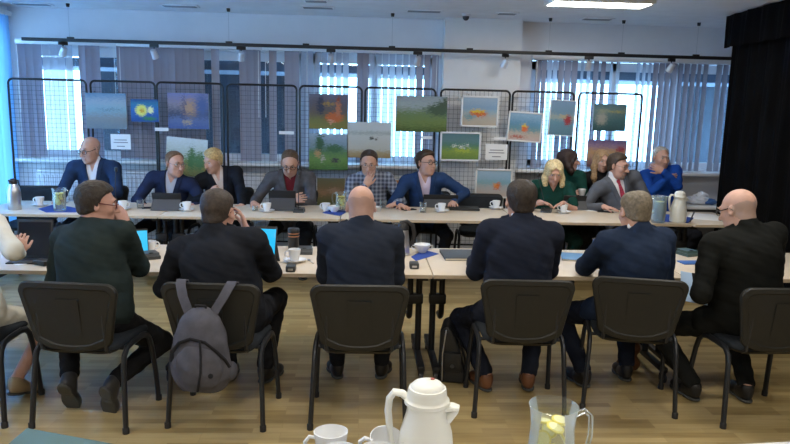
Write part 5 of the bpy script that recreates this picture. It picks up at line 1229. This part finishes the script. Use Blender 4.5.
# ================================================================== foreground table by the camera
m_ftop = mat('white_laminate', (.70, .70, .70), .4)
p0, p1 = T(700, 444.5), T(790, 440.5); dirv = (p1-p0).normalized(); ang = math.atan2(dirv.y, dirv.x)
fx = thing('side_table', 'white topped table with jug, cups and pitcher close to the camera', 'table', (p0.x-dirv.x*.52, p0.y-dirv.y*.52, 0), ang)
MB().box((.22, -.42, TZ-.0125), (1.75, .83, .025), bev=.003).build('tabletop', m_ftop, fx)
for x in (-.58, 1.02):
    for y in (-.1, -.74): MB().tube([(x, y, 0), (x, y, TZ-.025)], .02, 10).build('leg', m_black, fx)
def F3(px, py, Y): return on_y(px, py, Y)
jx = F3(427, 400, 1.70); jug(Vector((jx.x, 1.70, TZ)), R(-12), 'large ivory thermos jug closest to the camera', .985)
pt = F3(553, 420, 1.72); pq = pitcher(Vector((pt.x, 1.72, TZ)), R(-4), 'clear glass pitcher of lemon water closest to the camera', .95); pq.scale = (1, 1, 1.04)
def near_cup(px, Y, z, rz, tilt, label):
    p = F3(px, 430, Y); c = dup(cup0, (p.x, Y, z), R(rz), label, 'stacked cups by the thermos jug'); c.rotation_euler = Euler((R(tilt[0]), R(tilt[1]), R(rz)))
    c.scale = (1.12,)*3; return c
n1 = near_cup(329, 1.71, TZ, 200, (0, 0), 'lower white cup of the left stack by the thermos jug'); n2 = near_cup(331, 1.71, TZ+.072, 188, (3, 0), 'upper white cup of the left stack by the thermos jug')
n3 = near_cup(378, 1.72, TZ, 190, (0, 0), 'lower white cup beside the thermos jug handle'); n4 = near_cup(383, 1.70, TZ+.078, 178, (-18, -8), 'tilted white cup on top beside the thermos jug handle')
n5 = near_cup(346, 1.60, TZ, 250, (0, 0), 'lower white cup of the front stack closest to the camera'); n6 = near_cup(340, 1.60, TZ+.078, 200, (0, 0), 'upper white cup of the front stack closest to the camera')
n7 = near_cup(381, 1.60, TZ, 250, (0, 0), 'front white cup right of the front stack'); n8 = near_cup(378, 1.60, TZ+.080, 160, (0, 0), 'upper front white cup left of the thermos jug')
q0, q1, q2 = T(27, 428), T(112, 443.5), T(6, 446); c = q0
q1 = q0+(q1-q0).normalized()*.8; q2 = q0+(q2-q0).normalized()*.7; q3 = q1+(q2-q0)
t = thing('teal_table', 'teal topped low table corner at the bottom left', 'table', (c.x, c.y, 0))
MB().prism([(v.x-c.x, v.y-c.y, TZ-.025) for v in (q0, q2, q3, q1)], (0, 0, .025)).build('tabletop', m_teal, t, smooth=False)
ctr = (q0+q3)/2
for v in (q0, q1, q2, q3): k = (ctr-v)*.14; MB().tube([(v.x-c.x+k.x, v.y-c.y+k.y, 0), (v.x-c.x+k.x, v.y-c.y+k.y, TZ-.025)], .018, 8).build('leg', m_black, t)

# ================================================================== bags
m_bp = fabric('grey_backpack', (.078, .078, .095), .6, .2); m_bpd = fabric('dark_trim', (.02, .02, .024), .2)
cc = CH['C']; aC = cc.rotation_euler.z
t = thing('backpack', 'grey backpack hanging by its straps from the chair of the balding man', 'backpack', (cc.location.x-.035, cc.location.y-.30, 0), aC+R(-3))
S = SDF(); S.ell((0, -.08, .50), (.145, .08, .20), None, .02); S.ell((0, -.07, .40), (.155, .085, .13), None, .06); S.ell((0, -.06, .62), (.105, .065, .115), None, .06)
S.fn(lambda Q: Q[:, 1]-.0, 'i'); S.fn(lambda Q: (.305-Q[:, 2]), 'i', 0); S.fn(lambda Q: noise3(Q, 22, 1.)*.005, 'a')
sdf_mesh('main_compartment', S, .007, m_bp, t)
S = SDF(); S.ell((0.01, -.135, .44), (.120, .055, .135), None, .03); S.fn(lambda Q: (.325-Q[:, 2]), 'i'); S.fn(lambda Q: noise3(Q, 26, 2.)*.004, 'a'); pk = sdf_mesh('front_pocket', S, .006, m_bp, t)
MB().tube([(-.135, -.12, .46), (-.125, -.14, .52), (-.08, -.155, .575), (-.02, -.160, .60), (.05, -.155, .585), (.10, -.145, .54), (.14, -.125, .49), (.155, -.10, .44)], .0065, 6, flat=(1.5, .8)).build('zipper', m_bpd, t)
MB().tube([(.03, -.165, .60), (.04, -.185, .52), (.04, -.193, .44), (.025, -.188, .37), (.015, -.175, .335)], .006, 6).build('centre_zipper', m_bpd, pk)
MB().lathe([(.0005, .004), (.012, .004), (.013, 0)], 12, (.085, -.177, .42), rot=Euler((R(90), 0, R(10))).to_matrix()).build('badge', m_bpd, pk)
for s in (-1, 1):
    MB().sheet([[(s*(.045+f*.085+x), y, z) for x in (-.026, 0, .026)] for y, z, f in ((-.075, .66, -.05), (-.06, .72, .3), (-.035, .78, .7), (.0, .835, .98), (.03, .853, 1.05), (.062, .845, 1.05), (.085, .78, 1.0))], .007).build('strap', m_bp, t)
MB().tube([(-.03, -.06, .715), (-.025, -.065, .745), (.025, -.065, .745), (.03, -.06, .715)], .007, 8).build('grab_handle', m_bpd, t)
S = SDF(); S.ell((.145, -.05, .40), (.035, .05, .05), None, .01); sdf_mesh('side_pocket', S, .006, m_bp, t)
# black bag against the table leg
m_leather = mat('black_leather', (.012, .013, .015), .35, bump=.15, bscale=60)
p = on_z(452, 384, 0); t = thing('shoulder_bag', 'black leather bag standing on the floor between two chairs', 'bag', (p.x+.01, p.y+.12, 0), R(-12))
w_ = MB(); w_.prism([(-.085, -.12, .004), (.10, -.12, .004), (.105, -.12, .07), (.06, -.115, .22), (.01, -.11, .35), (-.03, -.11, .385), (-.075, -.11, .36)], (0, .23, 0))
bmesh.ops.bevel(w_.bm, geom=w_.bm.edges[:], offset=.022, segments=3, profile=.6, affect='EDGES'); w_.build('body', m_leather, t, ang=60)
MB().tube([(-.05, -.13, .02), (-.052, -.128, .2), (-.035, -.12, .36)], .004, 6).build('zipper', m_steel, t)
MB().tube([(-.06, -.06, .35), (-.02, -.09, .37), (.05, -.11, .30), (.09, -.12, .18), (.10, -.10, .08)], .010, 8, flat=(1.6, .6)).build('strap', m_leather, t)
MB().box((.015, -.126, .15), (.11, .03, .13), rot=(R(4), 0, 0), bev=.008).build('pocket', m_leather, t); MB().lathe([(.0005, .006), (.012, .005), (.014, 0)], 12, (.015, -.143, .13), rot=Euler((R(90), 0, 0)).to_matrix()).build('buckle', m_dgrey, t)
# brown briefcase under the table, between the shoes of the grey haired man
p = on_z(636, 378, 0); t = thing('briefcase', 'brown leather bag standing under the near table', 'bag', (p.x-.02, p.y+.12, 0), R(20))
S = SDF(); S.cap((-.03, 0, .05), (.05, 0, .05), .05, k=.02); S.cap((-.03, 0, .16), (.05, 0, .16), .045, k=.05); S.fn(lambda Q: .004-Q[:, 2], 'i'); sdf_mesh('body', S, .007, mat('brown_leather', (.14, .055, .02), .5, noise=.2), t)
MB().tube([(-.03, 0, .2), (-.025, 0, .24), (.045, 0, .24), (.05, 0, .2)], .007, 8).build('handle', mat('brown_leather_dark', (.06, .025, .01), .5), t)
# papers and lanyard in the lap of the man in black
p = on_y(694, 288, 3.95)
t = thing('brochure', 'pale blue brochure with a lanyard in the lap of the man in black', 'paper', (p.x, 3.95, p.z), R(-10)); t.rotation_euler = Euler((R(50), R(8), R(-10)))
MB().box((0, 0, 0), (.16, .20, .003)).build('sheet', mat('pale_blue_paper', (.45, .62, .85), .7), t, smooth=False)
MB().tube([(-.005, .1, .004), (0, .05, .006), (.0, .0, .006)], .006, 6, flat=(1.6, .5)).build('lanyard', m_dscreen, t); MB().box((0, -.025, .007), (.035, .05, .006), bev=.002).build('badge_clip', m_steel, t)
# window ledge beyond the man in blue: box, bag, low cabinet
t = thing('low_cabinet', 'dark low cabinet by the windows right of the man in blue pullover', 'cabinet', (3.95, 7.62, 0)); MB().box((0, 0, .36), (.62, .42, .66), bev=.005).build('body', mat('dark_cabinet', (.06, .055, .05), .6), t); MB().box((0, -.01, .705), (.68, .48, .03), bev=.004).build('top', m_white, t)
MB().lathe([(.0005, .01), (.02, .008), (.022, 0)], 14, (.05, -.212, .5), rot=Euler((R(90), 0, 0)).to_matrix()).build('knob', m_black, t)
t = thing('plastic_bag', 'crumpled white and blue plastic bag on the low cabinet', 'bag', (3.86, 7.58, .722)); S = SDF(); S.ell((0, 0, .05), (.13, .09, .05), None, .03); S.ell((.05, .02, .09), (.07, .06, .05), None, .04); S.fn(lambda Q: noise3(Q, 45, 2.)*.012, 'a'); S.fn(lambda Q: .002-Q[:, 2], 'i'); sdf_mesh('bag_body', S, .007, mat('white_plastic_bag', (.68, .72, .8), .35), t)
S = SDF(); S.ell((.12, -.02, .035), (.09, .07, .035), None, .02); S.fn(lambda Q: noise3(Q, 50, 3.)*.01, 'a'); S.fn(lambda Q: .002-Q[:, 2], 'i'); sdf_mesh('blue_fold', S, .007, mat('blue_plastic_bag', (.04, .12, .35), .35), t)
